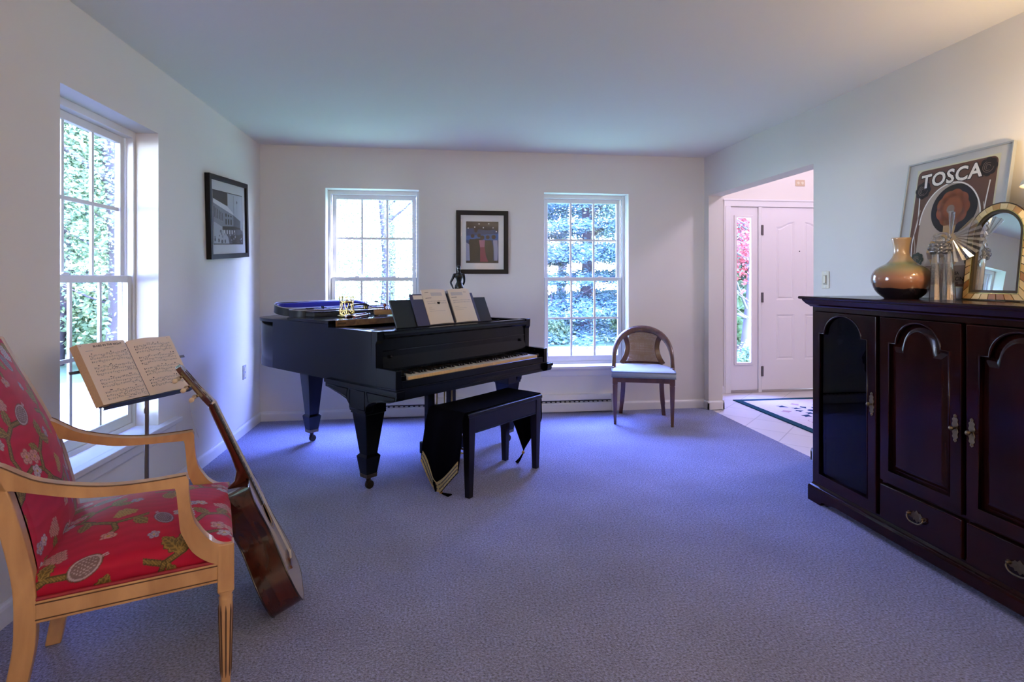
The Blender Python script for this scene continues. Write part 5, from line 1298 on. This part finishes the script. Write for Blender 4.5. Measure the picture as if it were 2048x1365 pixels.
mb.flat([(.10,.02),(.14,.02),(.145,-.08),(.14,-.17),(.11,-.17),(.105,-.06)],z+.0009,m=7); mb.disc(.105,.05,.02,z+.001,m=1,n=14)
mb.flat([(X0,.0),(-.12,-.02),(-.115,-.17),(X0,-.17)],z+.0009,m=7)
mb.flat([(X0,-.165),(X1,-.165),(X1,Y0_),(X0,Y0_)],z+.0003,m=1)
mb.build('print',G,t)

# ---------------------------------------------------------------- long cherry cabinet on the right
CZ=1.155
M_ch=wood('dark_cherry',(.006,.0009,.0008),(.020,.004,.0027),4,(1,1,.12),.17,.0); M_chh=wood('dark_cherry_cross',(.006,.0009,.0008),(.020,.004,.0027),4,(.12,1,1),.17,.0)
M_cglass=glass_thin('smoked_glass',(.35,.38,.45))
cb=thing('cabinet','long dark cherry cabinet with arched doors and brass pulls along the right wall','cabinet',(2.11,1.99,0),-PI/2)
FX=XZ(0)
for q_ in (M_ch,M_chh): q_.node_tree.nodes['Principled BSDF'].inputs['Specular IOR Level'].default_value=.25
def carch(x0,x1,za,zs,rise,sh,d=0,n=18):
    """shouldered arch outline, anticlockwise; d = inset"""
    x0+=d;x1-=d;za+=d;zs-=d; a,b=x0+sh,x1-sh; c=(a+b)/2; r=(b-a)/2
    P=[(x0,za),(x1,za),(x1,zs),(b,zs)]
    for i in range(1,n): t=PI*i/n; P.append((c+r*math.cos(t),zs+(rise)*math.sin(t)))
    return P+[(a,zs),(x0,zs)]
mb=MB()   # carcass: sides, back, floor, top board, dividers
mb.box((-.94,0,.09),(-.915,.455,1.10)); mb.box((.915,0,.09),(.94,.455,1.10)); mb.box((-.915,.44,.09),(.915,.455,1.10)); mb.box((-.915,.0,.09),(.915,.44,.115)); mb.box((-.915,0,1.075),(.915,.44,1.10))
for x in (-.4425,.4425): mb.box((x-.011,.0,.115),(x+.011,.44,1.075))
mb.box((-.0095,.0,.115),(.0095,.44,1.075)); mb.box((-.4315,.0,.282),(-.0095,.44,.298)); mb.box((.0095,.0,.282),(.4315,.44,.298)); mb.build('carcass',M_ch,cb)
mb=MB(); P=[(-.030,1.10),(-.012,1.094),(0,1.085),(0,1.10)]
prof=[(0,1.098),(-.010,1.098),(-.013,1.104),(-.024,1.112),(-.036,1.128),(-.040,1.134),(-.040,1.138),(-.052,1.140),(-.055,1.147),(-.052,1.155),(.468,1.155),(.468,1.098)]
def molded(mb,prof,xl,xr,proj,open_top=False):
    """top/plinth moulding: run along the front with mitred returns on both ends"""
    n=len(prof); vs=[]
    for x,s in ((xl,-1),(xr,1)):
        for y,z in prof:
            o=max(0,-y); vs.append((x+s*o,y,z))
    mb.add(vs,[(i,(i+1)%n,(i+1)%n+n,i+n) for i in range(n) if not (open_top and i==n-3)])
    # returns: swept back along y
    for k,(x,s) in enumerate(((xl,-1),(xr,1))):
        f=[(x+s*max(0,-y),y if y<0 else 0,z) for y,z in prof if y<=0]; b=[(x+s*max(0,-y),.468,z) for y,z in prof if y<=0]
        m=len(f); mb.add(f+b,[(i,i+1,i+1+m,i+m) for i in range(m-1)]); mb.add(b,[tuple(range(m))])
molded(mb,prof,-.94,.94,.055,True)
mb.add([(-.992,-.052,1.155),(.992,-.052,1.155),(.992,.468,1.155),(-.992,.468,1.155)],[(0,1,2,3)]); mb.build('top',M_chh,cb,fix=True)
mb=MB(); molded(mb,[(0,.034),(-.018,.034),(-.018,.078),(-.014,.088),(-.006,.094),(0,.105)],-.94,.94,.02)
pl=mb.build('plinth',M_ch,cb,fix=True)
for x in (-.94,.94):
    s=1 if x<0 else -1; mb=MB()
    mb.prism([(x-s*.018,0),(x+s*.085,0),(x+s*.088,.012),(x+s*.100,.024),(x+s*.120,.026),(x+s*.128,.016),(x+s*.140,.014),(x+s*.155,.026),(x+s*.20,.034),(x-s*.018,.034)][::s],-.06,.018,FX); mb.build('bracket_foot',M_ch,cb)
def bail(parent,x,z):
    M=Matrix.Translation((x,-.0205,z))@axes((1,0,0),(0,0,1),(0,-1,0)).to_4x4()
    bpl=[(0,-.026),(.010,-.016),(.018,-.020),(.022,-.010),(.034,-.012),(.046,-.002),(.050,.008),(.040,.012),(.034,.008),(.024,.012),(.018,.020),(.010,.017),(0,.028)]
    P=bpl+[(-a,b) for a,b in bpl[::-1][1:-1]]
    mb=MB(); mb.prism(P,0,.002,M); h=mb.build('pull',M_oldbrass,parent,bevel=.0005)
    mb=MB(); mb.tube([M@Vector(p) for p in catmull([(-.036,.004,.008),(-.040,-.008,.014),(-.026,-.022,.017),(0,-.026,.018),(.026,-.022,.017),(.040,-.008,.014),(.036,.004,.008)],5)],.0032,8)
    for s in (-1,1): mb.lathe([(.007,0),(.008,.004),(.005,.010),(.006,.014),(.002,.016)],12,M@Matrix.Translation((s*.036,.004,.001)))
    mb.build('bail',M_oldbrass,parent)
def vpull(parent,x,z):
    M=Matrix.Translation((x,-.0205,z))@axes((1,0,0),(0,0,1),(0,-1,0)).to_4x4()
    Q=[(0,-.058),(.008,-.052),(.006,-.044),(.013,-.036),(.010,-.026),(.014,-.014),(.009,0)]
    P=Q+[(a,-b) for a,b in Q[::-1][1:]]; P=P+[(-a,b) for a,b in P[::-1][1:-1]]
    mb=MB(); mb.prism(P,0,.0025,M); mb.build('pull_plate',M_oldbrass,parent,bevel=.0006)
    mb=MB(); mb.lathe([(.004,0),(.004,.010),(.009,.016),(.010,.022),(.006,.027),(.001,.028)],14,M); mb.build('pull_knob',M_oldbrass,parent)
    for q in (.047,-.047): mb=MB(); mb.sphere(M@Vector((0,q,.002)),.0045,8); mb.build('pull_screw',M_oldbrass,parent)
def cdoor(x0,x1,z0,z1,glass,pull):
    st=.052; I=carch(x0+st,x1-st,z0+.055,.955,.105,.040)
    mb=MB(); mb.prism([(x0,z0),(x1,z0),(x1,z1),(x0,z1)],0,.020,FX,holes=[I[::-1]]); d=mb.build('glass_door' if glass else 'door',M_ch,cb,bevel=.003)
    mb=MB(); mb.tube([FX@Vector((a,b,.0185)) for a,b in carch(x0+st,x1-st,z0+.055,.955,.105,.040,.002)],.005,8,closed=True); mb.build('sticking_bead',M_ch,d)
    if glass:
        mb=MB(); mb.prism(carch(x0+st,x1-st,z0+.055,.955,.105,.040,-.004),.006,.009,FX); mb.build('pane',M_cglass,d)
    else:
        mb=MB(); L=[(.0,.004),(.012,.004),(.014,.006),(.040,.017),(.042,.017)]; R=[[FX@Vector((a,b,h)) for a,b in carch(x0+st,x1-st,z0+.055,.955,.105,.040,dd)] for dd,h in L]
        n=len(R[0]); vs=[p for r in R for p in r]; fs=[]
        for k in range(len(L)-1):
            for i in range(n): j=(i+1)%n; fs.append((k*n+i,k*n+j,(k+1)*n+j,(k+1)*n+i))
        ac=set(range(3,n-2)); mb.add(vs,[f for q,f in enumerate(fs) if q%n not in ac]); mb.add(vs,[f for q,f in enumerate(fs) if q%n in ac],0,True); mb.flat(carch(x0+st,x1-st,z0+.055,.955,.105,.040,.042),.017,FX); mb.build('raised_panel',M_ch,d)
    vpull(d,pull,.645)
    return d
cdoor(-.912,-.456,.120,1.072,True,-.480); cdoor(-.430,-.011,.300,1.072,False,-.036); cdoor(.011,.430,.300,1.072,False,.036); cdoor(.456,.912,.120,1.072,True,.480)
for x0,x1 in ((-.430,-.011),(.011,.430)):
    mb=MB(); mb.box((x0,-.020,.120),(x1,0,.280)); d=mb.build('drawer',M_chh,cb,bevel=.005,seg=3); bail(d,(x0+x1)/2,.205)
for x0,x1 in ((-.915,-.4535),(.4535,.915)):
    for z in (.34,.56,.78,.93):
        mb=MB(); mb.box((x0,.03,z),(x1,.43,z+.018)); mb.build('shelf',M_ch,cb)
# ---------------------------------------------------------------- things on the cabinet
def vase():
    m,nt,b=newmat('drip_glaze'); N=nt.nodes; L=nt.links
    tc=N.new('ShaderNodeTexCoord'); sp=N.new('ShaderNodeSeparateXYZ'); L.new(tc.outputs['Object'],sp.inputs[0])
    no=N.new('ShaderNodeTexNoise'); no.inputs['Scale'].default_value=9; no.inputs['Detail'].default_value=4; L.new(tc.outputs['Object'],no.inputs['Vector'])
    ma=N.new('ShaderNodeMath'); ma.operation='MULTIPLY_ADD'; ma.inputs[1].default_value=.03; L.new(no.outputs['Fac'],ma.inputs[0]); L.new(sp.outputs['Z'],ma.inputs[2])
    mr=N.new('ShaderNodeMapRange'); mr.inputs[1].default_value=.03; mr.inputs[2].default_value=.335; L.new(ma.outputs[0],mr.inputs[0])
    cr=N.new('ShaderNodeValToRGB'); R=cr.color_ramp; R.elements[0].color=(.012,.010,.014,1); R.elements[0].position=0; R.elements[1].color=(.62,.40,.19,1); R.elements[1].position=1
    for p,c in ((.115,(.012,.010,.014,1)),(.13,(.25,.10,.05,1)),(.30,(.34,.15,.08,1)),(.44,(.24,.20,.09,1)),(.52,(.22,.25,.13,1)),(.58,(.44,.33,.20,1)),(.72,(.56,.36,.18,1))):
        e=R.elements.new(p); e.color=c
    L.new(mr.outputs[0],cr.inputs['Fac'])
    # a dark teal patch on one side, its edge broken by noise
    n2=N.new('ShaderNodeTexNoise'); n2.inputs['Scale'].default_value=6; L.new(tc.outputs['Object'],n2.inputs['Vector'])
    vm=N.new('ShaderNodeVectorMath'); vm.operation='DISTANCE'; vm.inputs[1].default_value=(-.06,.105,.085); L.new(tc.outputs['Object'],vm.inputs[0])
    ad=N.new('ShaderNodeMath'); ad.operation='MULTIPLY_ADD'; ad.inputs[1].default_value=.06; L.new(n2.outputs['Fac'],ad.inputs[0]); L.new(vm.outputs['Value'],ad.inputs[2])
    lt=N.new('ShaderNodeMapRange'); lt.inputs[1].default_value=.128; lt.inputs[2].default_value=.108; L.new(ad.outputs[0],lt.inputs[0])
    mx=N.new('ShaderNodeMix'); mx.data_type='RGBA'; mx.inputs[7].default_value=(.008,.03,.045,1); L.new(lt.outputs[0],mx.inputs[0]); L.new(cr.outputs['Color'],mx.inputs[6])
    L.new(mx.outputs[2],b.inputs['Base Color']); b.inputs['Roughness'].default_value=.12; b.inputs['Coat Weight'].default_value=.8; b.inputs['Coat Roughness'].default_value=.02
    t=thing('vase','round glazed pottery vase with slim neck standing at the left end of the cabinet','vase',(2.30,2.525,CZ),0)
    pr=[(.001,0),(.072,0),(.077,.004),(.098,.022),(.115,.045),(.127,.075),(.130,.097),(.126,.122),(.112,.146),(.090,.162),(.068,.174),(.050,.192),(.039,.210),(.0335,.228),(.0335,.25),(.037,.278),(.043,.303),(.0405,.304),(.034,.278),(.030,.25),(.030,.225)]
    P=[(p.x,p.y) for p in catmull([(a,b_,0) for a,b_ in pr[1:17]],3)]
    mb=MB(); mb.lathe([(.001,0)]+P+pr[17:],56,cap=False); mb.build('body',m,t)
vase()
def angel():
    m,nt,b=newmat('clear_crystal'); N=nt.nodes; N.remove(b); g=N.new('ShaderNodeBsdfGlass'); g.inputs['IOR'].default_value=1.5; g.inputs['Roughness'].default_value=.05; g.inputs['Color'].default_value=(.97,.98,1,1)
    df=N.new('ShaderNodeBsdfTranslucent'); df.inputs['Color'].default_value=(.85,.87,.9,1); gl=N.new('ShaderNodeBsdfGlossy'); gl.inputs['Roughness'].default_value=.1
    m1=N.new('ShaderNodeMixShader'); m1.inputs[0].default_value=.5; m2=N.new('ShaderNodeMixShader'); m2.inputs[0].default_value=.28
    for a_,b_ in ((df.outputs[0],m1.inputs[1]),(gl.outputs[0],m1.inputs[2]),(g.outputs[0],m2.inputs[1]),(m1.outputs[0],m2.inputs[2]),(m2.outputs[0],N['Material Output'].inputs['Surface'])): nt.links.new(a_,b_)
    t=thing('angel_figurine','clear crystal angel figurine with one fanned wing in front of the poster','figurine',(2.335,2.335,CZ),-PI/2+.60)
    # local x = viewer's right, y = away
    mb=MB()
    for x,h,r0,r1 in ((-.022,.235,.026,.013),(.026,.225,.030,.016),(.004,.20,.024,.012)):
        y=.012 if x==.004 else 0
        prof=[(r0,0),(r0*.98,.008)]+[(r0+(r1-r0)*k/5,.008+(h-.008)*k/5) for k in range(1,6)]
        mb.lathe(prof,8,Matrix.Translation((x,y,.0005)),smooth=False)
    mb.build('robe',m,t)
    mb=MB()
    for k,(r,z) in enumerate(((.030,.225),(.036,.240),(.030,.256))):
        mb.tube([((r+.005*math.cos(9*a))*math.cos(a)-.006,(r+.005*math.cos(9*a))*math.sin(a)*.8,z+.004*math.sin(9*a)) for a in [2*PI*i/72 for i in range(72)]],.0085,8,closed=True)
    mb.build('ruffle',m,t)
    mb=MB(); mb.sphere((-.004,0,.278),.021,14); mb.build('head',m,t)
    mb=MB(); mb.tube([((.030+.003*math.cos(12*a))*math.cos(a)-.002,.012+.01*math.sin(a),.292+.022*math.sin(a)) for a in [2*PI*i/60 for i in range(60)]],.006,6,closed=True); mb.build('halo',m,t)
    def wing(nm,cx,cy,cz,a0,a1,R,yaw,n=20):
        mb=MB(); M=Matrix.Translation((cx,cy,cz))@Matrix.Rotation(yaw,4,'Z'); vs=[]
        for th in (0,.005):
            for i in range(n+1):
                a=a0+(a1-a0)*i/n; off=.004*(1 if i%2 else -1)
                for q in range(7):
                    r=.016+(R*(1+.03*(i%2)) -.016)*q/6; vs.append(M@Vector((r*math.cos(a),off*r/R+th,r*math.sin(a))))
        K=(n+1)*7; fs=[]
        for i in range(n):
            for q in range(6):
                p=i*7+q; fs.append((p,p+1,p+8,p+7)); fs.append((p+K,p+K+7,p+K+8,p+K+1))
        for i in range(n): a,b_=i*7+6,(i+1)*7+6; fs.append((a,a+K,b_+K,b_)); a,b_=i*7,(i+1)*7; fs.append((a,b_,b_+K,a+K))
        for q in range(6): fs.append((q,q+K,q+1+K,q+1)); p=n*7+q; fs.append((p,p+1,p+1+K,p+K))
        mb.add(vs,fs,0,False); mb.build(nm,m,t)
    wing('wing',.036,.012,.292,-1.75,.85,.115,.10)
    wing('wing',.030,.006,.292,1.05,1.60,.120,-1.15,6)
angel()
def mirror():
    up=Vector((.105,0,.99)).normalized(); M=Matrix.Translation((2.425,2.160,CZ+.0012))@axes((0,-1,0),up,Vector((0,-1,0)).cross(up)).to_4x4()
    t=thing('table_mirror','arched table mirror with bone-tiled frame standing on the cabinet in front of the poster','mirror',M.to_translation(),M.to_3x3())
    W,S=.142,.293
    def arch(d,n=24): 
        r=W-d; return [(-r,d),(r,d)]+[(r*math.cos(PI*i/n),S+r*math.sin(PI*i/n)) for i in range(n+1)]
    M_edge2=mat('gilt_dark_edge',(.055,.035,.012),.35,.4,coat=.3)
    mb=MB(); mb.prism(arch(0),0,.016,holes=[arch(.046)[::-1]]); mb.prism(arch(0),.016,.0185,holes=[arch(.004)[::-1]]); mb.build('frame',M_edge2,t)
    mb=MB(); mb.prism(arch(.030),.016,.020,holes=[arch(.033)[::-1]]); mb.build('brass_line',M_brass,t,fix=True)
    # bone tiles round the frame
    tones=[mat('bone_tile_%d'%i,lin(h),.3,coat=.5) for i,h in enumerate(('#d8b877','#b98a45','#e2cb94','#9a6526','#caa35d'))]
    for q in tones: q.name='bone_tile'
    A,B=arch(.005,24),arch(.029,24)
    mb=MB(); rg_=random.Random(4)
    def quad(p,q,r,s_): mb.prism([p,q,r,s_],.016,.0195,None,rg_.randrange(5))
    def lerp(p,q,f): return (p[0]+(q[0]-p[0])*f,p[1]+(q[1]-p[1])*f)
    segs=[(0,1,7),(1,2,8)]
    for i,j,n in segs:
        for k in range(n): f0,f1=k/n+.008,(k+1)/n-.008; quad(lerp(A[i],A[j],f0),lerp(A[i],A[j],f1),lerp(B[i],B[j],f1),lerp(B[i],B[j],f0))
    for k in range(2,26,2): quad(lerp(A[k],A[k+1],.05),lerp(A[k+1],A[k+2],.95),lerp(B[k+1],B[k+2],.95),lerp(B[k],B[k+1],.05)) if k+2<=26 else None
    n=8
    for k in range(n): f0,f1=k/n+.008,(k+1)/n-.008; quad(lerp(A[26],A[0],f0),lerp(A[26],A[0],f1),lerp(B[26],B[0],f1),lerp(B[26],B[0],f0))
    mb.build('bone_tiles',tones,t)
    mb=MB(); mb.add([(-.03,.30,-.002),(.03,.30,-.002),(.03,.006,-.085),(-.03,.006,-.085),(-.03,.30,-.008),(.03,.30,-.008),(.03,.006,-.091),(-.03,.006,-.091)],[(0,1,2,3),(7,6,5,4),(0,4,5,1),(1,5,6,2),(2,6,7,3),(3,7,4,0)]); mb.build('easel_strut',M_edge2,t)
    mb=MB(); mb.prism(arch(.044),.006,.009); mb.build('mirror_glass',mat('silvered_glass',(.86,.88,.88),.0,1.0),t)
mirror()
def poster():
    up=Vector((.112,0,.705)).normalized(); o=Vector((2.452,2.466,CZ+.001)); M=Matrix.Translation(o)@axes((0,-1,0),up,Vector((0,-1,0)).cross(up)).to_4x4()@Matrix.Translation((0,.362,0))
    M_al=mat('aluminium_frame',(.50,.52,.50),.35,.7)
    M_pmat=mat('white_poster_mat',(.56,.58,.58),.85,spec=.1)
    t,z=frame_thing('framed_poster','large silver-framed poster lettered TOSCA leaning on the wall behind the vase',M,.566,.724,.008,.018,M_al,M_pmat,None,'poster',.001)
    G=[pm('poster_%d'%i,h) for i,h in enumerate(('#cfd0b4','#6a4d3f','#efece4','#2b2624','#8f5232','#bb9868','#3a443a','#b5a596','#8b7768'))]
    # 0 cream 1 brown 2 white 3 near-black 4 auburn 5 sand 6 dark green 7 pale taupe 8 taupe
    mb=MB(); z+=.0006; a,b0,b1=.216,-.302,.312
    mb.rect(-a-.008,b0-.006,a+.008,b1+.008,z,m=6 if False else 0); e=.0005
    mb.flat(rrect(-a,b0,a,b1,.03),z+e,m=1); z1=z+2*e
    # pale arch field
    P=[(-.165,-.20),(.165,-.20),(.165,.02)]+[(.165*math.cos(PI*i/24),.02+.20*math.sin(PI*i/24)) for i in range(25)]
    mb.flat(P,z1,m=7); mb.stroke(P[2:],.007,z1+3*e,m=2)
    # dark round medallion with a large auburn flower head, sand-coloured urn below: a plain stand-in
    mb.disc(.02,.085,.125,z1+e,m=3,n=40)
    for k in range(9):
        A_=2*PI*k/9; mb.disc(.015+.052*math.cos(A_),.090+.055*math.sin(A_),.040,z1+2*e,m=4,n=18)
    mb.disc(.015,.090,.055,z1+2.3*e,m=4,n=24); mb.disc(.005,.085,.022,z1+2.6*e,m=8,n=20)
    mb.flat([(-.025,.03),(.05,.03),(.04,-.04),(.085,-.075),(.10,-.13),(.07,-.195),(-.06,-.195),(-.10,-.13),(-.085,-.075),(-.02,-.04)],z1+2*e,m=5)
    mb.flat([(-.10,-.13),(.10,-.13),(.085,-.165),(-.085,-.165)],z1+2.6*e,m=8)
    # stems and corner rosettes
    for s in (-1,1):
        mb.stroke(cat2([(s*.19,.20),(s*.180,.05),(s*.195,-.08),(s*.178,-.22)],6),.006,z1+2*e,m=2); mb.stroke(cat2([(s*.172,.10),(s*.190,-.02),(s*.172,-.12),(s*.195,-.24)],6),.005,z1+2.3*e,m=7)
        for x,y,r in ((s*.172,.205 if s<0 else .265,.042),(s*.150,-.165,.036)):
            for k in range(8): A_=2*PI*k/8; mb.disc(x+r*.7*math.cos(A_),y+r*.7*math.sin(A_),r*.42,z1+3*e,m=3 if y>0 else 6,n=12)
            mb.disc(x,y,r*.75,z1+3.2*e,m=3 if y>0 else 6,n=18)
            for k in range(3): mb.stroke([(x+r*(.25+.2*k)*math.cos(q),y+r*(.25+.2*k)*math.sin(q)) for q in np.linspace(k,k+4.2,14)],.0022,z1+3.6*e,m=8)
    # lettering
    for off,m,zz in ((.0070,3,z1+4*e),(.0026,2,z1+5*e)):
        mb.text('TOSCA',.098,Matrix.Translation((-.022,.222,zz))@Matrix.Rotation(.03,4,'Z'),m,off,space=1.06)
    mb.rect(-.16,b0+.012,.16,-.202,z1+1*e,m=8)
    for s_,y,txt in ((.022,-.224,'DI V. SARDOU'),(.022,-.244,'L. ILLICA  G. GIACOSA'),(.036,-.273,'MUSICA DI G. PUCCINI'),(.020,-.292,'G. RICORDI & C. EDITORI')):
        mb.text(txt,s_*(.72 if 'MUSICA' in txt else .9),Matrix.Translation((0,y,z1+3*e)),3,.0004)
    mb.build('print',G,t)
poster()
def lamp():
    t=thing('table_lamp','brass table lamp with a wide domed shade on the right part of the cabinet','lamp',(2.36,1.745,CZ),0)
    mb=MB(); mb.lathe([(.001,0),(.085,0),(.088,.008),(.07,.02),(.025,.03),(.014,.05),(.011,.10),(.018,.14),(.011,.18),(.010,.42),(.016,.43),(.010,.44)],36,cap=False); mb.build('base',M_brass,t)
    m,nt,b=newmat('enamel_shade'); b.inputs['Base Color'].default_value=(.72,.66,.55,1); b.inputs['Roughness'].default_value=.5
    mb=MB(); mb.lathe([(.198,.455),(.190,.475),(.150,.515),(.105,.545),(.100,.548),(.100,.545),(.148,.512),(.187,.473),(.196,.455),(.198,.455)],48,cap=False); mb.build('shade',m,t)
    mb=MB()
    for k in range(3): a=2*PI*k/3; mb.tube([(0,0,.44),(.10*math.cos(a),.10*math.sin(a),.546)],.003,6)
    mb.build('shade_spider',M_brass,t)
    mb=MB(); mb.sphere((0,0,.485),.03,16,sc=(1,1,1.1)); mb.tube([(0,0,.435),(0,0,.46)],.014,10); bulb=mb.build('bulb',emit('lamp_bulb',(1,.80,.52),LAMP_E),t)
    l=bpy.data.lights.new('lamp_light','POINT'); l.energy=LAMP; l.color=(1,.70,.38); l.shadow_soft_size=.035
    o=bpy.data.objects.new('lamp_light',l); COL.objects.link(o); o.parent=t; o.location=(0,0,.545)
lamp()
# ---------------------------------------------------------------- hall rug
t=thing('rug','cream hall rug with dark teal border and leaf medallion in front of the front door','rug',(3.80,4.36,-.006),0)
M_cr=mat('cream_wool',(.62,.56,.56),.95,spec=.05,noise=(26,.10)); M_teal=mat('teal_border',(.012,.055,.085),.95,spec=.05,noise=(40,.2)); M_navy=mat('navy_motif',(.02,.05,.10),.95,spec=.05); M_rose=mat('rose_motif',(.45,.30,.34),.95,spec=.05)
rw,rh=.77,1.10
mb=MB(); mb.prism([(-rw,-rh),(rw,-rh),(rw,rh),(-rw,rh)],.0005,.009,holes=[[(-rw+.075,-rh+.075),(-rw+.075,rh-.075),(rw-.075,rh-.075),(rw-.075,-rh+.075)]]); mb.build('border',M_teal,t,bevel=.002)
mb=MB(); mb.box((-rw+.075,-rh+.075,.0005),(rw-.075,rh-.075,.0085)); mb.build('field',M_cr,t)
mb=MB()
def motif(cx,cy,s):
    for k in range(8):
        a=2*PI*k/8; ca,sa=math.cos(a),math.sin(a)
        for (r,L,w,m) in ((.10,.12,.05,0),(.24,.14,.065,0 if k%2 else 1)):
            P=[(r,0),(r+L*.35,w*.5),(r+L*.6,w*.9),(r+L*.7,w*.3),(r+L,0),(r+L*.7,-w*.3),(r+L*.6,-w*.9),(r+L*.35,-w*.5)]
            mb.flat([(cx+s*(x*ca-y*sa),cy+s*(x*sa+y*ca)) for x,y in P],.0092,m=m)
    mb.disc(cx,cy,.05*s,.0092,m=0,n=12)
motif(-.27,.55,.85); motif(.30,.55,.85); motif(0,-.5,1.0)
for k in range(34):
    x=random.uniform(-rw+.12,rw-.12); y=random.uniform(-rh+.12,rh-.12)
    mb.stroke([(x+.05*math.cos(q)*q/3,y+.05*math.sin(q)*q/3) for q in np.linspace(.4,4,9)],.008,.0089,m=1)
mb.build('leaf_motif',[M_navy,M_rose],t)
# ---------------------------------------------------------------- added fill lamps outside the view, and camera
def point(name,loc,e,col,r=.1):
    l=bpy.data.lights.new(name,'POINT'); l.energy=e; l.color=col; l.shadow_soft_size=r
    o=bpy.data.objects.new(name,l); COL.objects.link(o); o.location=loc; return o
# unseen lamps added to brighten the room from behind, and the hall
t=thing('added_uplighter','added unseen brass uplighter behind the camera, for fill light','lamp',(1.7,-1.7,0),0)  # unseen uplighter added to brighten the near ceiling
mb=MB(); mb.lathe([(.001,0),(.15,0),(.15,.02),(.02,.04),(.012,.06),(.012,1.72),(.02,1.74)],28,cap=False); mb.build('pole',M_brass,t)
mb=MB(); mb.lathe([(.02,1.74),(.12,1.78),(.20,1.86),(.197,1.86),(.118,1.785),(.02,1.747)],36,cap=False); mb.build('bowl_shade',M_brass,t)
point('added_uplighter_light',(1.7,-1.7,1.93),FILL,(1,.85,.72),.12)
t=thing('added_drum_lamp','added unseen drum-shade floor lamp behind the camera, for warm fill light','lamp',(.95,-1.25,0),0)  # unseen lamp added to warm the armchair and left wall
mb=MB(); mb.lathe([(.001,0),(.14,0),(.14,.02),(.02,.04),(.010,.06),(.010,1.30),(.001,1.31)],28,cap=False); mb.build('pole',M_brass,t)
m_,nt_,b_=newmat('drum_shade'); nt_.nodes.remove(b_); tr_=nt_.nodes.new('ShaderNodeBsdfTranslucent'); tr_.inputs['Color'].default_value=(.9,.82,.68,1); nt_.links.new(tr_.outputs[0],nt_.nodes['Material Output'].inputs['Surface'])
mb=MB(); mb.lathe([(.20,1.30),(.20,1.60)],40,cap=False); mb.build('drum_shade',m_,t)
point('added_drum_lamp_light',(.95,-1.25,1.45),FILL3,(1,.57,.29),.08)
t=thing('added_ceiling_light','added unseen flush ceiling light behind the camera, for fill light','lamp',(.3,-.9,CH),0)  # unseen ceiling light added as weak fill
mb=MB(); mb.lathe([(.001,-.09),(.10,-.08),(.16,-.045),(.18,-.01),(.18,0)],32,cap=False); mb.build('diffuser',emit('opal_diffuser',(1,.9,.8),1.5),t)
point('added_ceiling_fill',(.3,-.9,CH-.28),FILL2,(1,.86,.80),.16)
t=thing('added_hall_pendant','added unseen globe pendant brightening the entrance hall','lamp',(3.9,4.1,HC),0)  # unseen pendant added to light the hall
mb=MB(); mb.tube([(0,0,-.9),(0,0,0)],.01,8); mb.build('rod',M_brass,t)
mb=MB(); mb.sphere((0,0,-1.02),.13,24); mb.build('globe',emit('opal_globe',(1,.85,.9),3),t)
point('added_hall_pendant_light',(3.9,4.1,HC-1.35),HALL,(.90,.74,1.0),.15)
cam=bpy.data.cameras.new('camera'); co=bpy.data.objects.new('camera',cam); COL.objects.link(co)
cam.sensor_width=36; cam.lens=1120/2048*36; cam.shift_y=-(682.5-559.3)/2048; cam.clip_start=.02
co.location=(0,0,1.2508); co.rotation_euler=(PI/2,0,-.1312); SC.camera=co
vs=SC.view_settings; vs.view_transform='Standard'; vs.look='None'; vs.gamma=1; vs.use_curve_mapping=False; vs.exposure=EXPO
cy=SC.cycles; cy.use_denoising=True; cy.denoiser='OPENIMAGEDENOISE'; cy.max_bounces=10; cy.diffuse_bounces=6; cy.transparent_max_bounces=24; cy.transmission_bounces=8; cy.sample_clamp_indirect=6; cy.caustics_reflective=False; cy.caustics_refractive=False
